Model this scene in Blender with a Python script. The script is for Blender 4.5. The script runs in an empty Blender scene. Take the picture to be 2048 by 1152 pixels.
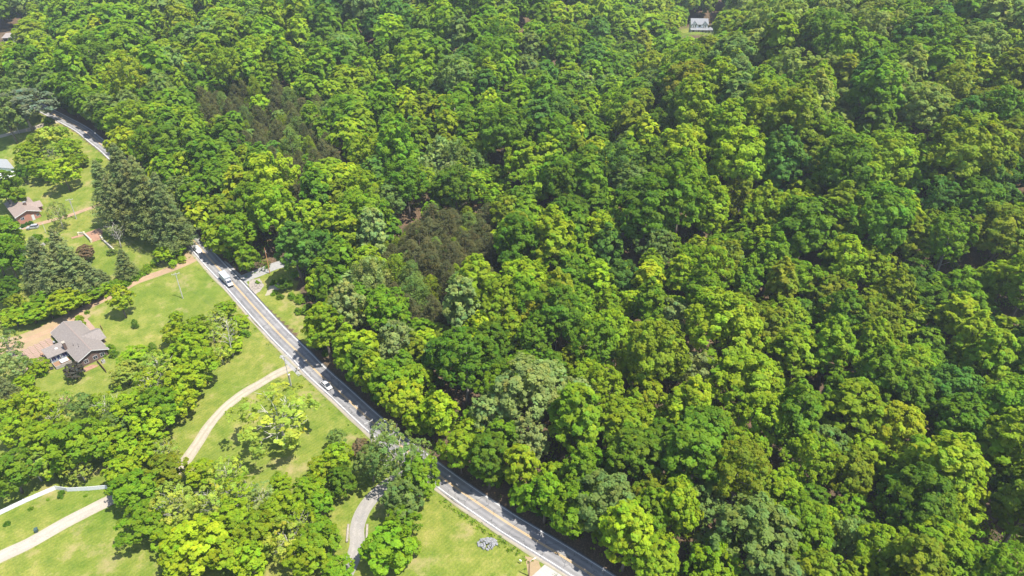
import bpy, bmesh, math, random
import numpy as np
from mathutils import Vector, Matrix

# =====================================================================================
# camera, sky, sun, exposure
# =====================================================================================
random.seed(7)
RNG = np.random.default_rng(11)
SC = bpy.context.scene
COL = SC.collection
FPX = 1365.0                      # focal length in pixels of the 2048 px wide photograph
PITCH = math.radians(32)
CAMH = 140.0
cam_d = bpy.data.cameras.new('camera')
cam_d.sensor_width = 36.0
cam_d.lens = 36.0 * FPX / 2048.0
cam_d.clip_start = 1.0
cam_d.clip_end = 8000.0
cam = bpy.data.objects.new('camera', cam_d)
COL.objects.link(cam)
cam.location = (0, 0, CAMH)
cam.rotation_euler = (math.radians(90) - PITCH, 0, 0)
SC.camera = cam

SUN_EL = math.radians(65)
SUN_AZ = math.atan2(-.45, .893)    # direction towards the sun on the ground plane
sdir = Vector((math.cos(SUN_AZ) * math.cos(SUN_EL), math.sin(SUN_AZ) * math.cos(SUN_EL), math.sin(SUN_EL)))
world = bpy.data.worlds.new('World')
SC.world = world
world.use_nodes = True
wn = world.node_tree
bg = wn.nodes['Background']
sky = wn.nodes.new('ShaderNodeTexSky')
sky.sky_type = 'NISHITA'
sky.sun_disc = False
sky.sun_elevation = SUN_EL
sky.sun_rotation = math.pi / 2 - SUN_AZ
wn.links.new(sky.outputs[0], bg.inputs[0])
bg.inputs[1].default_value = 0.14
sun_d = bpy.data.lights.new('sun', 'SUN')
sun_d.energy = 5.0
sun_d.angle = math.radians(.5)
sun_d.color = (1, .95, .85)
sun = bpy.data.objects.new('sun', sun_d)
COL.objects.link(sun)
sun.rotation_euler = (-sdir).to_track_quat('-Z', 'Y').to_euler()
SC.view_settings.view_transform = 'Standard'
SC.view_settings.look = 'None'
SC.view_settings.exposure = 1.3
SC.view_settings.gamma = 1
SC.view_settings.use_curve_mapping = False
SC.cycles.use_denoising = True
SC.cycles.max_bounces = 8
SC.cycles.diffuse_bounces = 5
SC.cycles.volume_bounces = 0
SC.cycles.transmission_bounces = 6

SP,CP=math.sin(PITCH),math.cos(PITCH)
def ray(px,py):
    u=(px-1024.)/FPX; v=(576.-py)/FPX
    return np.array([u,CP+v*SP,-SP+v*CP])
def flat(px,py,z):
    d=ray(px,py); return np.array([0,0,CAMH])+d*((z-CAMH)/d[2])
S=.886
ROADPX=[(1330,1245,0),(1255,1197,0),(1180,1147.6,0),(1103,1098.7,0),(1055.4,1071,0),(1020,1049.7,0),(955.6,1005.6,0),(926.5,987,0),(898,965,0),(868,944,.1),(848,928.5,.2),
 (760,858,.8),(712,814.7,1.3),(662,768,2.0),(640,751,2.3),(598.5,706,3.3),(570,680,3.9),(520,627,5.2),(485,587.7,6.4),(466.5,566.9,7.1),(438,537.7,8.2),(416.5,514.8,9.2),(389.4,483.5,10.6),
 (300,383,16.0),(213,297,22.0),(192,282,23.4),(165,259,25.4),(110,230,29.0),(60,205,31),(0,183,33)]
ROAD=np.array([flat(x,y,z) for x,y,z in ROADPX])
def catmull(P,n=8):
    P=np.asarray(P,float); Q=np.vstack([2*P[0]-P[1],P,2*P[-1]-P[-2]]); out=[]
    for i in range(1,len(Q)-2):
        for k in range(n):
            t=k/n; a,b,c,d=Q[i-1:i+3]
            out.append(.5*((2*b)+(-a+c)*t+(2*a-5*b+4*c-d)*t*t+(-a+3*b-3*c+d)*t**3))
    out.append(P[-1]); return np.array(out)
def resample(P,step):
    d=np.r_[0,np.cumsum(np.linalg.norm(np.diff(P[:,:2],axis=0),axis=1))]
    s=np.linspace(0,d[-1],int(d[-1]/step)+1); return np.stack([np.interp(s,d,P[:,k]) for k in range(P.shape[1])],1)
def smooth(P,n):
    for _ in range(n):
        Q=P.copy(); Q[1:-1]=(P[:-2]+2*P[1:-1]+P[2:])/4; P=Q
    return P
ROADC=smooth(resample(catmull(ROAD),2.0),12)
CTRL=[(109,110,1),(131,152,3),(160,212,9),(192,287,33),(230,372,56),(262,439,70),(330,520,82),
 (67,208,8),(88,305,25),(115,405,37),(150,455,46),(177,442,55),(80,490,20),(42,415,19),(112,545,21),(160,626,28),(140,560,26),(190,760,36),(120,700,34),(260,620,60),
 (0,212,8),(0,270,16),(0,315,22),(0,368,30),(-12,434,46),(-5,514,60),(0,640,66),
 (-119,290,15),(-150,387,25),(-169,454,38),(-200,557,50),(-260,680,58),(-350,620,44),(-420,700,50),
 (-60,240,9),(-70,320,18),(-80,400,27),(-90,480,40),
 (60,130,1),(30,170,4),(90,160,3),(60,100,0),(120,60,0),(0,60,-2),(-60,100,-1),(-120,80,-2),(-60,150,1),(-120,150,0),(-180,130,0),
 (-150,210,2),(-190,220,3),(-220,280,10),(-260,300,11),(-300,400,22),(-330,330,14),(-390,450,27),(-420,560,36),(-380,500,32),(-300,200,4),(-250,120,0),(400,300,70),(420,480,92),(300,150,14),(300,60,6),(240,220,26),
 (-700,300,30),(-700,900,70),(0,1000,70),(500,900,90),(700,400,100),(600,50,40),(-600,50,10),(0,-100,-6),(400,-100,0),(-400,-100,-2),(0,2500,60),(-2500,1000,60),(2500,1000,60),(0,-1500,0)]
C=np.array(CTRL,float)*S
_keep=[np.min(np.hypot(C[i,0]-ROADC[:,0],C[i,1]-ROADC[:,1]))>14 for i in range(len(C))]
C=np.vstack([C[_keep],ROADC[::12]])
def _phi(r): return np.sqrt(r*r+18.**2)
_n=len(C); _A=np.zeros((_n+1,_n+1)); _D=np.hypot(C[:,None,0]-C[None,:,0],C[:,None,1]-C[None,:,1])
_A[:_n,:_n]=-_phi(_D)-0*np.eye(_n); _A[:_n,:_n]+=np.eye(_n)*6.0; _A[:_n,_n]=1; _A[_n,:_n]=1
_W=np.linalg.solve(_A,np.r_[C[:,2],0])
def rbf(X,Y):
    X=np.asarray(X,float); Y=np.asarray(Y,float); out=np.full(X.shape,_W[_n])
    for i in range(_n): out=out-_W[i]*_phi(np.hypot(X-C[i,0],Y-C[i,1]))
    return out
def road_dist(X,Y):
    """signed side distance to the road centre line and road height; + = hill side"""
    X=np.asarray(X,float); Y=np.asarray(Y,float); best=np.full(X.shape,1e9); rz=np.zeros(X.shape); sg=np.ones(X.shape)
    P=ROADC[::3]
    for a,b in zip(P[:-1],P[1:]):
        d=b[:2]-a[:2]; L=d@d; t=np.clip(((X-a[0])*d[0]+(Y-a[1])*d[1])/L,0,1)
        ex=X-a[0]-t*d[0]; ey=Y-a[1]-t*d[1]; r=np.hypot(ex,ey); m=r<best
        best=np.where(m,r,best); rz=np.where(m,a[2]+t*(b[2]-a[2]),rz); sg=np.where(m,np.sign(ey*d[0]-ex*d[1]),sg)
    return -best*sg,rz
def sstep(a,b,x):
    t=np.clip((x-a)/(b-a),0,1); return t*t*(3-2*t)
def terrain_raw(X,Y):
    h=rbf(X,Y); sd,rz=road_dist(X,Y); d=abs(sd)
    # small natural unevenness away from the road
    w=sstep(4.6,17,d)
    und=2.6*np.sin(X*.071+Y*.043+.6)+2.2*np.sin(X*-.052+Y*.083+2.1)+1.6*np.sin(X*.13-Y*.03)
    h=h+und*sstep(10,60,sd)*np.clip((Y-120)/120,0,1)
    h=rz-.12+(h-rz+.12)*w
    return h
GX=np.arange(-460,461,2.0); GY=np.arange(20,1001,2.0)
_XX,_YY=np.meshgrid(GX,GY); GZ=terrain_raw(_XX,_YY)
def terrain(X,Y):
    X=np.asarray(X,float); Y=np.asarray(Y,float)
    i=np.clip((X-GX[0])/2,0,len(GX)-1.001); j=np.clip((Y-GY[0])/2,0,len(GY)-1.001)
    a=i.astype(int); b=j.astype(int); f=i-a; g=j-b
    return (GZ[b,a]*(1-f)+GZ[b,a+1]*f)*(1-g)+(GZ[b+1,a]*(1-f)+GZ[b+1,a+1]*f)*g
GSD=road_dist(_XX,_YY)[0]
def grid_at(G,X,Y):
    X=np.asarray(X,float); Y=np.asarray(Y,float)
    i=np.clip((X-GX[0])/2,0,len(GX)-1.001); j=np.clip((Y-GY[0])/2,0,len(GY)-1.001)
    a=i.astype(int); b=j.astype(int); f=i-a; g=j-b
    return (G[b,a]*(1-f)+G[b,a+1]*f)*(1-g)+(G[b+1,a]*(1-f)+G[b+1,a+1]*f)*g
def side(X,Y): return grid_at(GSD,X,Y)
_T=np.arange(100,1100,.5)
def at(px,py,h=0.):
    d=ray(px,py); P=d[None]*_T[:,None]; P[:,2]+=CAMH
    g=P[:,2]-terrain(P[:,0],P[:,1])-h; k=int(np.argmax(g<0))
    t=_T[k-1]+.5*g[k-1]/(g[k-1]-g[k]); p=d*t; p[2]+=CAMH; return p

# =====================================================================================
# helpers: meshes, materials, tags
# =====================================================================================
def tag(o, label=None, cat=None, group=None, kind=None):
    if label: o['label'] = label
    if cat: o['category'] = cat
    if group: o['group'] = group
    if kind: o['kind'] = kind
    return o
def empty(name, loc, rz=0.0, label=None, cat=None, group=None):
    o = bpy.data.objects.new(name, None)
    o.empty_display_size = .5
    COL.objects.link(o)
    o.location = tuple(float(v) for v in loc)
    o.rotation_euler = (0, 0, rz)
    return tag(o, label, cat, group)
def np_mesh(name, V, F, mats=(), attrs=None, midx=None):
    """mesh from numpy arrays; F is (n,3) or (n,4)"""
    me = bpy.data.meshes.new(name)
    V = np.asarray(V, np.float32); F = np.asarray(F, np.int32)
    n, k = F.shape
    me.vertices.add(len(V)); me.vertices.foreach_set('co', V.ravel())
    me.loops.add(n * k); me.loops.foreach_set('vertex_index', F.ravel())
    me.polygons.add(n)
    me.polygons.foreach_set('loop_start', np.arange(0, n * k, k, dtype=np.int32))
    if midx is not None: me.polygons.foreach_set('material_index', np.asarray(midx, np.int32))
    for m in mats: me.materials.append(m)
    me.update(calc_edges=True)
    for an, arr in (attrs or {}).items():
        arr = np.asarray(arr, np.float32)
        if arr.ndim == 1:
            a = me.attributes.new(an, 'FLOAT', 'POINT'); a.data.foreach_set('value', arr)
        else:
            a = me.attributes.new(an, 'FLOAT_COLOR', 'POINT')
            a.data.foreach_set('color', np.c_[arr, np.ones(len(arr), np.float32)].astype(np.float32).ravel())
    return me
def link(name, me, parent=None, loc=None):
    o = bpy.data.objects.new(name, me)
    COL.objects.link(o)
    if parent is not None: o.parent = parent
    if loc is not None: o.location = tuple(float(v) for v in loc)
    return o
class MB:
    """collects boxes, prisms and tubes into one mesh"""
    def __init__(s): s.v = []; s.f = []
    def poly(s, pts, faces):
        b = len(s.v); s.v += [tuple(float(c) for c in p) for p in pts]; s.f += [tuple(b + i for i in f) for f in faces]; return s
    def box(s, x0, x1, y0, y1, z0, z1):
        P = [(x, y, z) for z in (z0, z1) for y in (y0, y1) for x in (x0, x1)]
        return s.poly(P, [(0, 2, 3, 1), (4, 5, 7, 6), (0, 1, 5, 4), (2, 6, 7, 3), (0, 4, 6, 2), (1, 3, 7, 5)])
    def obox(s, c, a, hx, hy, z0, z1):
        ca, sa = math.cos(a), math.sin(a)
        P = [(c[0] + x * ca - y * sa, c[1] + x * sa + y * ca, z) for z in (z0, z1) for y in (-hy, hy) for x in (-hx, hx)]
        return s.poly(P, [(0, 2, 3, 1), (4, 5, 7, 6), (0, 1, 5, 4), (2, 6, 7, 3), (0, 4, 6, 2), (1, 3, 7, 5)])
    def prism(s, prof, x0, x1, axis='x'):
        """profile of (a,z) pairs swept along x (a=y) or along y (a=x)"""
        n = len(prof)
        if axis == 'x': P = [(x0, a, z) for a, z in prof] + [(x1, a, z) for a, z in prof]
        else: P = [(a, x0, z) for a, z in prof] + [(a, x1, z) for a, z in prof]
        return s.poly(P, [tuple(range(n))[::-1], tuple(range(n, 2 * n))] + [(i, (i + 1) % n, n + (i + 1) % n, n + i) for i in range(n)])
    def tube(s, pts, rad, n=7, cap=True):
        pts = [Vector(p) for p in pts]
        if not hasattr(rad, '__len__'): rad = [rad] * len(pts)
        b = len(s.v)
        for i, p in enumerate(pts):
            d = (pts[min(i + 1, len(pts) - 1)] - pts[max(i - 1, 0)])
            d = d.normalized() if d.length else Vector((0, 0, 1))
            u = d.cross(Vector((.31, .95, .02)) if abs(d.y) < .9 else Vector((1, 0, 0))).normalized(); w = d.cross(u)
            for k in range(n):
                a = 2 * math.pi * k / n
                q = p + (u * math.cos(a) + w * math.sin(a)) * rad[i]; s.v.append(tuple(q))
        for i in range(len(pts) - 1):
            for k in range(n):
                s.f.append((b + i * n + k, b + i * n + (k + 1) % n, b + (i + 1) * n + (k + 1) % n, b + (i + 1) * n + k))
        if cap:
            s.f.append(tuple(b + k for k in range(n))[::-1]); s.f.append(tuple(b + (len(pts) - 1) * n + k for k in range(n)))
        return s
    def loft(s, rings, cap=True):
        b = len(s.v); n = len(rings[0])
        for r in rings: s.v += [tuple(float(c) for c in p) for p in r]
        for i in range(len(rings) - 1):
            for k in range(n): s.f.append((b + i * n + k, b + i * n + (k + 1) % n, b + (i + 1) * n + (k + 1) % n, b + (i + 1) * n + k))
        if cap:
            s.f.append(tuple(b + k for k in range(n))[::-1]); s.f.append(tuple(b + (len(rings) - 1) * n + k for k in range(n)))
        return s
    def build(s, name, mat, parent=None, smooth=False, bevel=0):
        me = bpy.data.meshes.new(name); me.from_pydata(s.v, [], s.f); me.update()
        bm = bmesh.new(); bm.from_mesh(me)
        bmesh.ops.recalc_face_normals(bm, faces=bm.faces)
        if bevel: bmesh.ops.bevel(bm, geom=bm.edges[:], offset=bevel, segments=2, affect='EDGES', profile=.6)
        bm.to_mesh(me); bm.free()
        if smooth: me.polygons.foreach_set('use_smooth', [True] * len(me.polygons))
        me.materials.append(mat)
        return link(name, me, parent)

def mat_new(name):
    m = bpy.data.materials.new(name); m.use_nodes = True
    nt = m.node_tree; b = nt.nodes['Principled BSDF']
    return m, nt, b
def node(nt, t, **kw):
    n = nt.nodes.new(t)
    for k, v in kw.items(): setattr(n, k, v)
    return n
def noise(nt, scale, detail=4, rough=.6, co=None):
    n = node(nt, 'ShaderNodeTexNoise'); n.inputs['Scale'].default_value = scale
    n.inputs['Detail'].default_value = detail; n.inputs['Roughness'].default_value = rough
    if co is not None: nt.links.new(co, n.inputs['Vector'])
    return n.outputs['Fac']
def ramp(nt, fac, stops):
    r = node(nt, 'ShaderNodeValToRGB'); e = r.color_ramp.elements
    while len(e) < len(stops): e.new(.5)
    for el, (p, c) in zip(e, stops): el.position = p; el.color = (*c, 1)
    nt.links.new(fac, r.inputs[0]); return r.outputs[0]
def mixc(nt, fac, a, b, mode='MIX'):
    n = node(nt, 'ShaderNodeMix', data_type='RGBA', blend_type=mode)
    for sock, v in ((n.inputs['Factor'], fac), (n.inputs['A'], a), (n.inputs['B'], b)):
        if isinstance(v, bpy.types.NodeSocket): nt.links.new(v, sock)
        elif isinstance(v, tuple): sock.default_value = (*v, 1)
        else: sock.default_value = v
    return n.outputs['Result']
def math_n(nt, op, a, b=None, c=None):
    n = node(nt, 'ShaderNodeMath', operation=op)
    for i, v in enumerate((a, b, c)):
        if v is None: continue
        if isinstance(v, bpy.types.NodeSocket): nt.links.new(v, n.inputs[i])
        else: n.inputs[i].default_value = v
    return n.outputs[0]
def attr(nt, name, out='Fac'):
    n = node(nt, 'ShaderNodeAttribute'); n.attribute_name = name; return n.outputs[out]
def objco(nt): return node(nt, 'ShaderNodeTexCoord').outputs['Object']
def bump(nt, b, h, s=.4, d=.05):
    n = node(nt, 'ShaderNodeBump'); n.inputs['Strength'].default_value = s; n.inputs['Distance'].default_value = d
    nt.links.new(h, n.inputs['Height']); nt.links.new(n.outputs[0], b.inputs['Normal'])
def plain(name, c, rough=.7, var=.18, scale=3.0, metal=0.0, spec=.4):
    """surface of one colour with weathered mottling"""
    m, nt, b = mat_new(name)
    f = noise(nt, scale, 5, .65, objco(nt))
    lo = tuple(x * (1 - var) for x in c); hi = tuple(min(1, x * (1 + var)) for x in c)
    nt.links.new(ramp(nt, f, [(.3, lo), (.7, hi)]), b.inputs['Base Color'])
    b.inputs['Roughness'].default_value = rough; b.inputs['Metallic'].default_value = metal
    b.inputs['Specular IOR Level'].default_value = spec
    return m

M = {}
M['white_paint'] = plain('white_paint', (.42, .42, .41), .55, .06)
M['car_white'] = plain('car_white', (.36, .36, .37), .25, .02, spec=.6)
M['car_silver'] = plain('car_silver', (.45, .47, .50), .3, .04, metal=.5)
M['glass_dark'] = plain('glass_dark', (.02, .025, .035), .08, .1, spec=.7)
M['rubber'] = plain('rubber', (.025, .025, .025), .85)
M['rim'] = plain('rim', (.45, .45, .46), .35, metal=.7)
M['head_lamp'] = plain('head_lamp', (.75, .75, .72), .15)
M['tail_lamp'] = plain('tail_lamp', (.35, .02, .015), .25)
M['dark_trim'] = plain('dark_trim', (.03, .03, .032), .6)
M['truck_roof'] = plain('truck_roof', (.28, .305, .315), .45, .06)
M['truck_box'] = plain('truck_box', (.26, .275, .29), .45, .05)
M['shingle_grey'] = plain('shingle_grey', (.145, .125, .113), .9, .22, 2.2)
M['shingle_brown'] = plain('shingle_brown', (0.176, 0.135, 0.116), .9, .2, 2.2)
M['shingle_far'] = plain('shingle_far', (.15, .155, .165), .9, .1)
M['metal_roof'] = plain('metal_roof', (.23, .24, .25), .45, .08)
M['barn_roof'] = plain('barn_roof', (.19, .165, .155), .6, .1)
M['green_roof'] = plain('green_roof', (.025, .12, .09), .4, .1)
M['brick_brown'] = plain('brick_brown', (.095, .062, .05), .9, .35, 9)
M['brick_red'] = plain('brick_red', (.28, .13, .09), .9, .3, 9)
M['siding_white'] = plain('siding_white', (.8, .81, .83), .6, .05)
M['siding_blue'] = plain('siding_blue', (.20, .24, .28), .7, .1)
M['door_red'] = plain('door_red', (.30, .06, .05), .6)
M['timber'] = plain('timber', (.19, .11, .065), .85, .3, 4)
M['timber_grey'] = plain('timber_grey', (0.255, 0.232, 0.210), .85, .25, 4)
M['timber_orange'] = plain('timber_orange', (.36, .17, .075), .8, .25, 4)
M['pole_grey'] = plain('pole_grey', (0.320, 0.304, 0.288), .85, .2, 2)
M['steel'] = plain('steel', (.42, .43, .44), .4, .1, metal=.6)
M['ceramic'] = plain('ceramic', (.6, .6, .58), .3)
M['wire'] = plain('wire', (.07, .07, .07), .5)
M['concrete'] = plain('concrete', (.25, .22, .185), .9, .12, 1.2)
M['concrete_pale'] = plain('concrete_pale', (.26, .245, .225), .9, .1, 1.2)
M['gravel_drive'] = plain('gravel_drive', (.25, .215, .165), .95, .25, 1.6)
M['gravel_grey'] = plain('gravel_grey', (.21, .195, .18), .95, .25, 1.6)
M['shoulder'] = plain('shoulder', (.25, .225, .195), .95, .28, 2.4)
M['dirt'] = plain('dirt', (.25, .17, .115), .95, .25, .9)
M['dirt_red'] = plain('dirt_red', (0.216, 0.122, 0.079), .95, .25, .9)
M['paver'] = plain('paver', (.22, .15, .115), .9, .2, 2.5)
M['cream_wall'] = plain('cream_wall', (0.406, 0.371, 0.231), .8, .12, 2)
M['stone_white'] = plain('stone_white', (.185, .185, .19), .9, .25, 2)
M['stone_tan'] = plain('stone_tan', (.20, .175, .15), .9, .3, 2)
M['bin_green'] = plain('bin_green', (.03, .06, .055), .5)
M['vinyl'] = plain('vinyl', (.5, .5, .51), .4, .04)
M['tub_cover'] = plain('tub_cover', (.36, .355, .345), .5, .04)
M['blue_dark'] = plain('blue_dark', (.02, .03, .09), .3)
M['bark'] = plain('bark', (.115, .09, .07), .95, .35, 3)
M['bark_pale'] = plain('bark_pale', (.36, .33, .29), .9, .3, 3)
M['bark_grey'] = plain('bark_grey', (.23, .20, .18), .9, .3, 3)

def leaf_mat(name, by_object=True, trans=.55):
    """leaf colour = the tree's own colour x the tint stored on each leaf"""
    m, nt, b = mat_new(name)
    if by_object: base = node(nt, 'ShaderNodeObjectInfo').outputs['Color']
    else: base = attr(nt, 'leafcol', 'Color')
    v = attr(nt, 'tint', 'Color')
    c = mixc(nt, 1.0, base, v, 'MULTIPLY')
    nt.links.new(c, b.inputs['Base Color'])
    b.inputs['Roughness'].default_value = .5
    b.inputs['Specular IOR Level'].default_value = .08
    tr = node(nt, 'ShaderNodeBsdfTranslucent')
    warm = mixc(nt, 1.0, c, (1.2, 1.2, .5), 'MULTIPLY')
    nt.links.new(warm, tr.inputs[0])
    mx = node(nt, 'ShaderNodeMixShader'); mx.inputs[0].default_value = trans
    nt.links.new(b.outputs[0], mx.inputs[1]); nt.links.new(tr.outputs[0], mx.inputs[2])
    nt.links.new(mx.outputs[0], nt.nodes['Material Output'].inputs[0])
    return m
M['leaf'] = leaf_mat('leaf')
M['leaf_mass'] = leaf_mat('leaf_mass', False)

# =====================================================================================
# the setting: ground, road, drives
# =====================================================================================
def inpoly(X, Y, poly):
    X = np.asarray(X, float); Y = np.asarray(Y, float); r = np.zeros(X.shape, bool); n = len(poly)
    for i in range(n):
        x0, y0 = poly[i][:2]; x1, y1 = poly[(i + 1) % n][:2]
        c = ((y0 > Y) != (y1 > Y)) & (X < (x1 - x0) * (Y - y0) / ((y1 - y0) + 1e-12) + x0); r ^= c
    return r
def pxpoly(L, h=0.): return [at(x, y, h) for x, y in L]
CLEARING = pxpoly([(492, 585), (478, 560), (520, 545), (612, 512), (628, 522), (590, 545), (600, 590), (640, 660), (622, 705), (575, 655)])
TOPWOOD = [(-230, 392), (-205, 350), (-225, 372), (-290, 410), (-330, 470), (-500, 480), (-500, 1000), (-200, 1000)]
BARNLOT = [(-375, 470), (-335, 482), (-338, 515), (-375, 520)]
def axis_lines(lo, hi, step, far_lo, far_hi):
    a = list(np.arange(lo, hi + .1, step)); s = step
    while a[-1] < far_hi: s *= 1.16; a.append(a[-1] + s)
    s = step; b = []
    x = lo
    while x > far_lo: s *= 1.16; x -= s; b.append(x)
    return np.array(b[::-1] + a)
gx = axis_lines(-300, 260, 2.0, -1500, 1500); gy = axis_lines(70, 400, 2.0, -500, 2400)
XX, YY = np.meshgrid(gx, gy)
inside = (XX > GX[0]) & (XX < GX[-1]) & (YY > GY[0]) & (YY < GY[-1])
ZZ = np.where(inside, terrain(XX, YY), rbf(XX, YY))
SD, _ = road_dist(XX, YY)
lawn = sstep(-3.2, -4.4, SD)
lawn = np.where(inpoly(XX, YY, CLEARING), .85, lawn)
lawn = np.where(inpoly(XX, YY, TOPWOOD) & ~inpoly(XX, YY, BARNLOT), 0, lawn)
lawn = np.where(np.hypot(XX - 145, YY - 556) < 24, .9, lawn)
nx_, ny_ = len(gx), len(gy)
I = np.arange(nx_ * ny_).reshape(ny_, nx_)
FQ = np.stack([I[:-1, :-1], I[:-1, 1:], I[1:, 1:], I[1:, :-1]], -1).reshape(-1, 4)
def ground_mat():
    m, nt, b = mat_new('ground')
    co = node(nt, 'ShaderNodeNewGeometry').outputs['Position']
    big = noise(nt, .035, 3, .55, co); mid = noise(nt, .22, 5, .6, co); fine = noise(nt, 2.6, 4, .7, co)
    grass = ramp(nt, mid, [(.26, (.064, .102, .013)), (.5, (.110, .138, .021)), (.74, (.182, .178, .050))])
    g2 = ramp(nt, big, [(.32, (.68, .86, .55)), (.66, (1.28, 1.10, 1.30))])
    grass = mixc(nt, 1.0, grass, g2, 'MULTIPLY')
    mp = node(nt, 'ShaderNodeMapping'); mp.inputs['Rotation'].default_value = (0, 0, math.radians(42)); nt.links.new(co, mp.inputs[0])
    w = node(nt, 'ShaderNodeTexWave'); w.inputs['Scale'].default_value = .32; w.inputs['Distortion'].default_value = 2.5
    w.inputs['Detail'].default_value = 2; nt.links.new(mp.outputs[0], w.inputs[0])
    grass = mixc(nt, .13, grass, ramp(nt, w.outputs['Fac'], [(.2, (.11, .14, .022)), (.8, (.21, .21, .055))]))
    grass = mixc(nt, 1.0, grass, ramp(nt, fine, [(.3, (.72, .74, .7)), (.7, (1.22, 1.2, 1.2))]), 'MULTIPLY')
    bare = ramp(nt, noise(nt, .11, 5, .62, co), [(.56, (0, 0, 0)), (.70, (1, 1, 1))])
    grass = mixc(nt, math_n(nt, 'MULTIPLY', bare, .6), grass, (.22, .17, .09))
    weed = ramp(nt, noise(nt, .55, 5, .7, co), [(.5, (1, 1, 1)), (.68, (.62, .80, .55))])
    grass = mixc(nt, .8, grass, mixc(nt, 1.0, grass, weed, 'MULTIPLY'))
    lit = ramp(nt, fine, [(.25, (.035, .027, .018)), (.5, (.075, .055, .036)), (.78, (.18, .13, .09))])
    lit = mixc(nt, 1.0, lit, ramp(nt, mid, [(.3, (.7, .75, .7)), (.7, (1.25, 1.1, 1.0))]), 'MULTIPLY')
    edge = math_n(nt, 'ADD', attr(nt, 'lawn'), math_n(nt, 'MULTIPLY', math_n(nt, 'SUBTRACT', fine, .5), .5))
    f = node(nt, 'ShaderNodeMapRange'); f.inputs[1].default_value = .35; f.inputs[2].default_value = .65; nt.links.new(edge, f.inputs[0])
    nt.links.new(mixc(nt, f.outputs[0], lit, grass), b.inputs['Base Color'])
    b.inputs['Roughness'].default_value = .95; b.inputs['Specular IOR Level'].default_value = .1
    bump(nt, b, fine, .7, .12)
    return m
M['ground'] = ground_mat()
me = np_mesh('ground', np.stack([XX, YY, ZZ], -1).reshape(-1, 3), FQ, [M['ground']], {'lawn': lawn.ravel()})
me.polygons.foreach_set('use_smooth', [True] * len(me.polygons))
ground = tag(link('ground', me), kind='structure')

def side_normals(P):
    d = np.gradient(P[:, :2], axis=0); d /= np.linalg.norm(d, axis=1)[:, None]
    return np.stack([d[:, 1], -d[:, 0]], 1)      # to the right of travel
def ribbon(name, P, offs, mat, z=None, lift=.0, parent=None, jitter=0.0, drape=False):
    """strip along P between lateral offsets; z from P or draped on the terrain"""
    N = side_normals(P); n = len(P); k = len(offs)
    O = np.tile(np.asarray(offs, float), (n, 1))
    if jitter:
        r = smooth(RNG.normal(0, 1, (n, 2)), 3) * jitter * 1.6; O[:, 0] += r[:, 0]; O[:, -1] += r[:, 1]
    X = P[:, None, 0] + N[:, None, 0] * O; Y = P[:, None, 1] + N[:, None, 1] * O
    Z = (terrain(X, Y) if drape else np.repeat(P[:, None, 2], k, 1)) + lift
    idx = np.arange(n * k).reshape(n, k)
    F = np.stack([idx[:-1, :-1], idx[:-1, 1:], idx[1:, 1:], idx[1:, :-1]], -1).reshape(-1, 4)
    me = np_mesh(name, np.stack([X, Y, Z], -1).reshape(-1, 3), F, [mat], {'lat': O.ravel(), 'nlat': (O / np.abs(O).max()).ravel()})
    return link(name, me, parent)
def track_mat(name, c, mid, edge, rut=.72):
    """drive with worn wheel tracks, a weedy crown and ragged grassy edges"""
    m, nt, b = mat_new(name)
    co = node(nt, 'ShaderNodeNewGeometry').outputs['Position']
    la = math_n(nt, 'ABSOLUTE', attr(nt, 'lat')); nl = math_n(nt, 'ABSOLUTE', attr(nt, 'nlat'))
    fine = noise(nt, 3.2, 5, .7, co); big = noise(nt, .35, 4, .6, co)
    base = ramp(nt, fine, [(.25, tuple(x * .7 for x in c)), (.7, tuple(x * 1.2 for x in c))])
    base = mixc(nt, 1.0, base, ramp(nt, big, [(.35, (.84, .84, .85)), (.65, (1.13, 1.1, 1.07))]), 'MULTIPLY')
    off = math_n(nt, 'ABSOLUTE', math_n(nt, 'SUBTRACT', la, rut))
    crown = node(nt, 'ShaderNodeMapRange'); crown.inputs[1].default_value = .22; crown.inputs[2].default_value = .6; nt.links.new(math_n(nt, 'ADD', off, math_n(nt, 'MULTIPLY', math_n(nt, 'SUBTRACT', big, .5), .5)), crown.inputs[0])
    base = mixc(nt, math_n(nt, 'MULTIPLY', crown.outputs[0], .55), base, mid)
    e = node(nt, 'ShaderNodeMapRange'); e.inputs[1].default_value = .80; e.inputs[2].default_value = 1.02; nt.links.new(math_n(nt, 'ADD', nl, math_n(nt, 'MULTIPLY', math_n(nt, 'SUBTRACT', fine, .5), .55)), e.inputs[0])
    base = mixc(nt, e.outputs[0], base, edge)
    nt.links.new(base, b.inputs['Base Color']); b.inputs['Roughness'].default_value = .95; b.inputs['Specular IOR Level'].default_value = .15
    bump(nt, b, fine, .5, .05)
    return m
M['gravel_drive'] = track_mat('gravel_drive', (.27, .235, .185), (.19, .175, .12), (.15, .16, .05))
M['concrete'] = track_mat('concrete', (.275, .245, .205), (.235, .21, .175), (.17, .17, .06))
M['dirt'] = track_mat('dirt', (.25, .165, .11), (.20, .165, .085), (.16, .16, .05))
M['gravel_grey'] = track_mat('gravel_grey', (.21, .198, .185), (.18, .17, .15), (.13, .14, .06))
M['side_asphalt'] = plain('side_asphalt', (.20, .195, .19), .9, .2, 1.5)
M['shoulder'] = track_mat('shoulder', (.23, .205, .175), (.20, .18, .15), (.14, .15, .05), 3.6)
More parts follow.
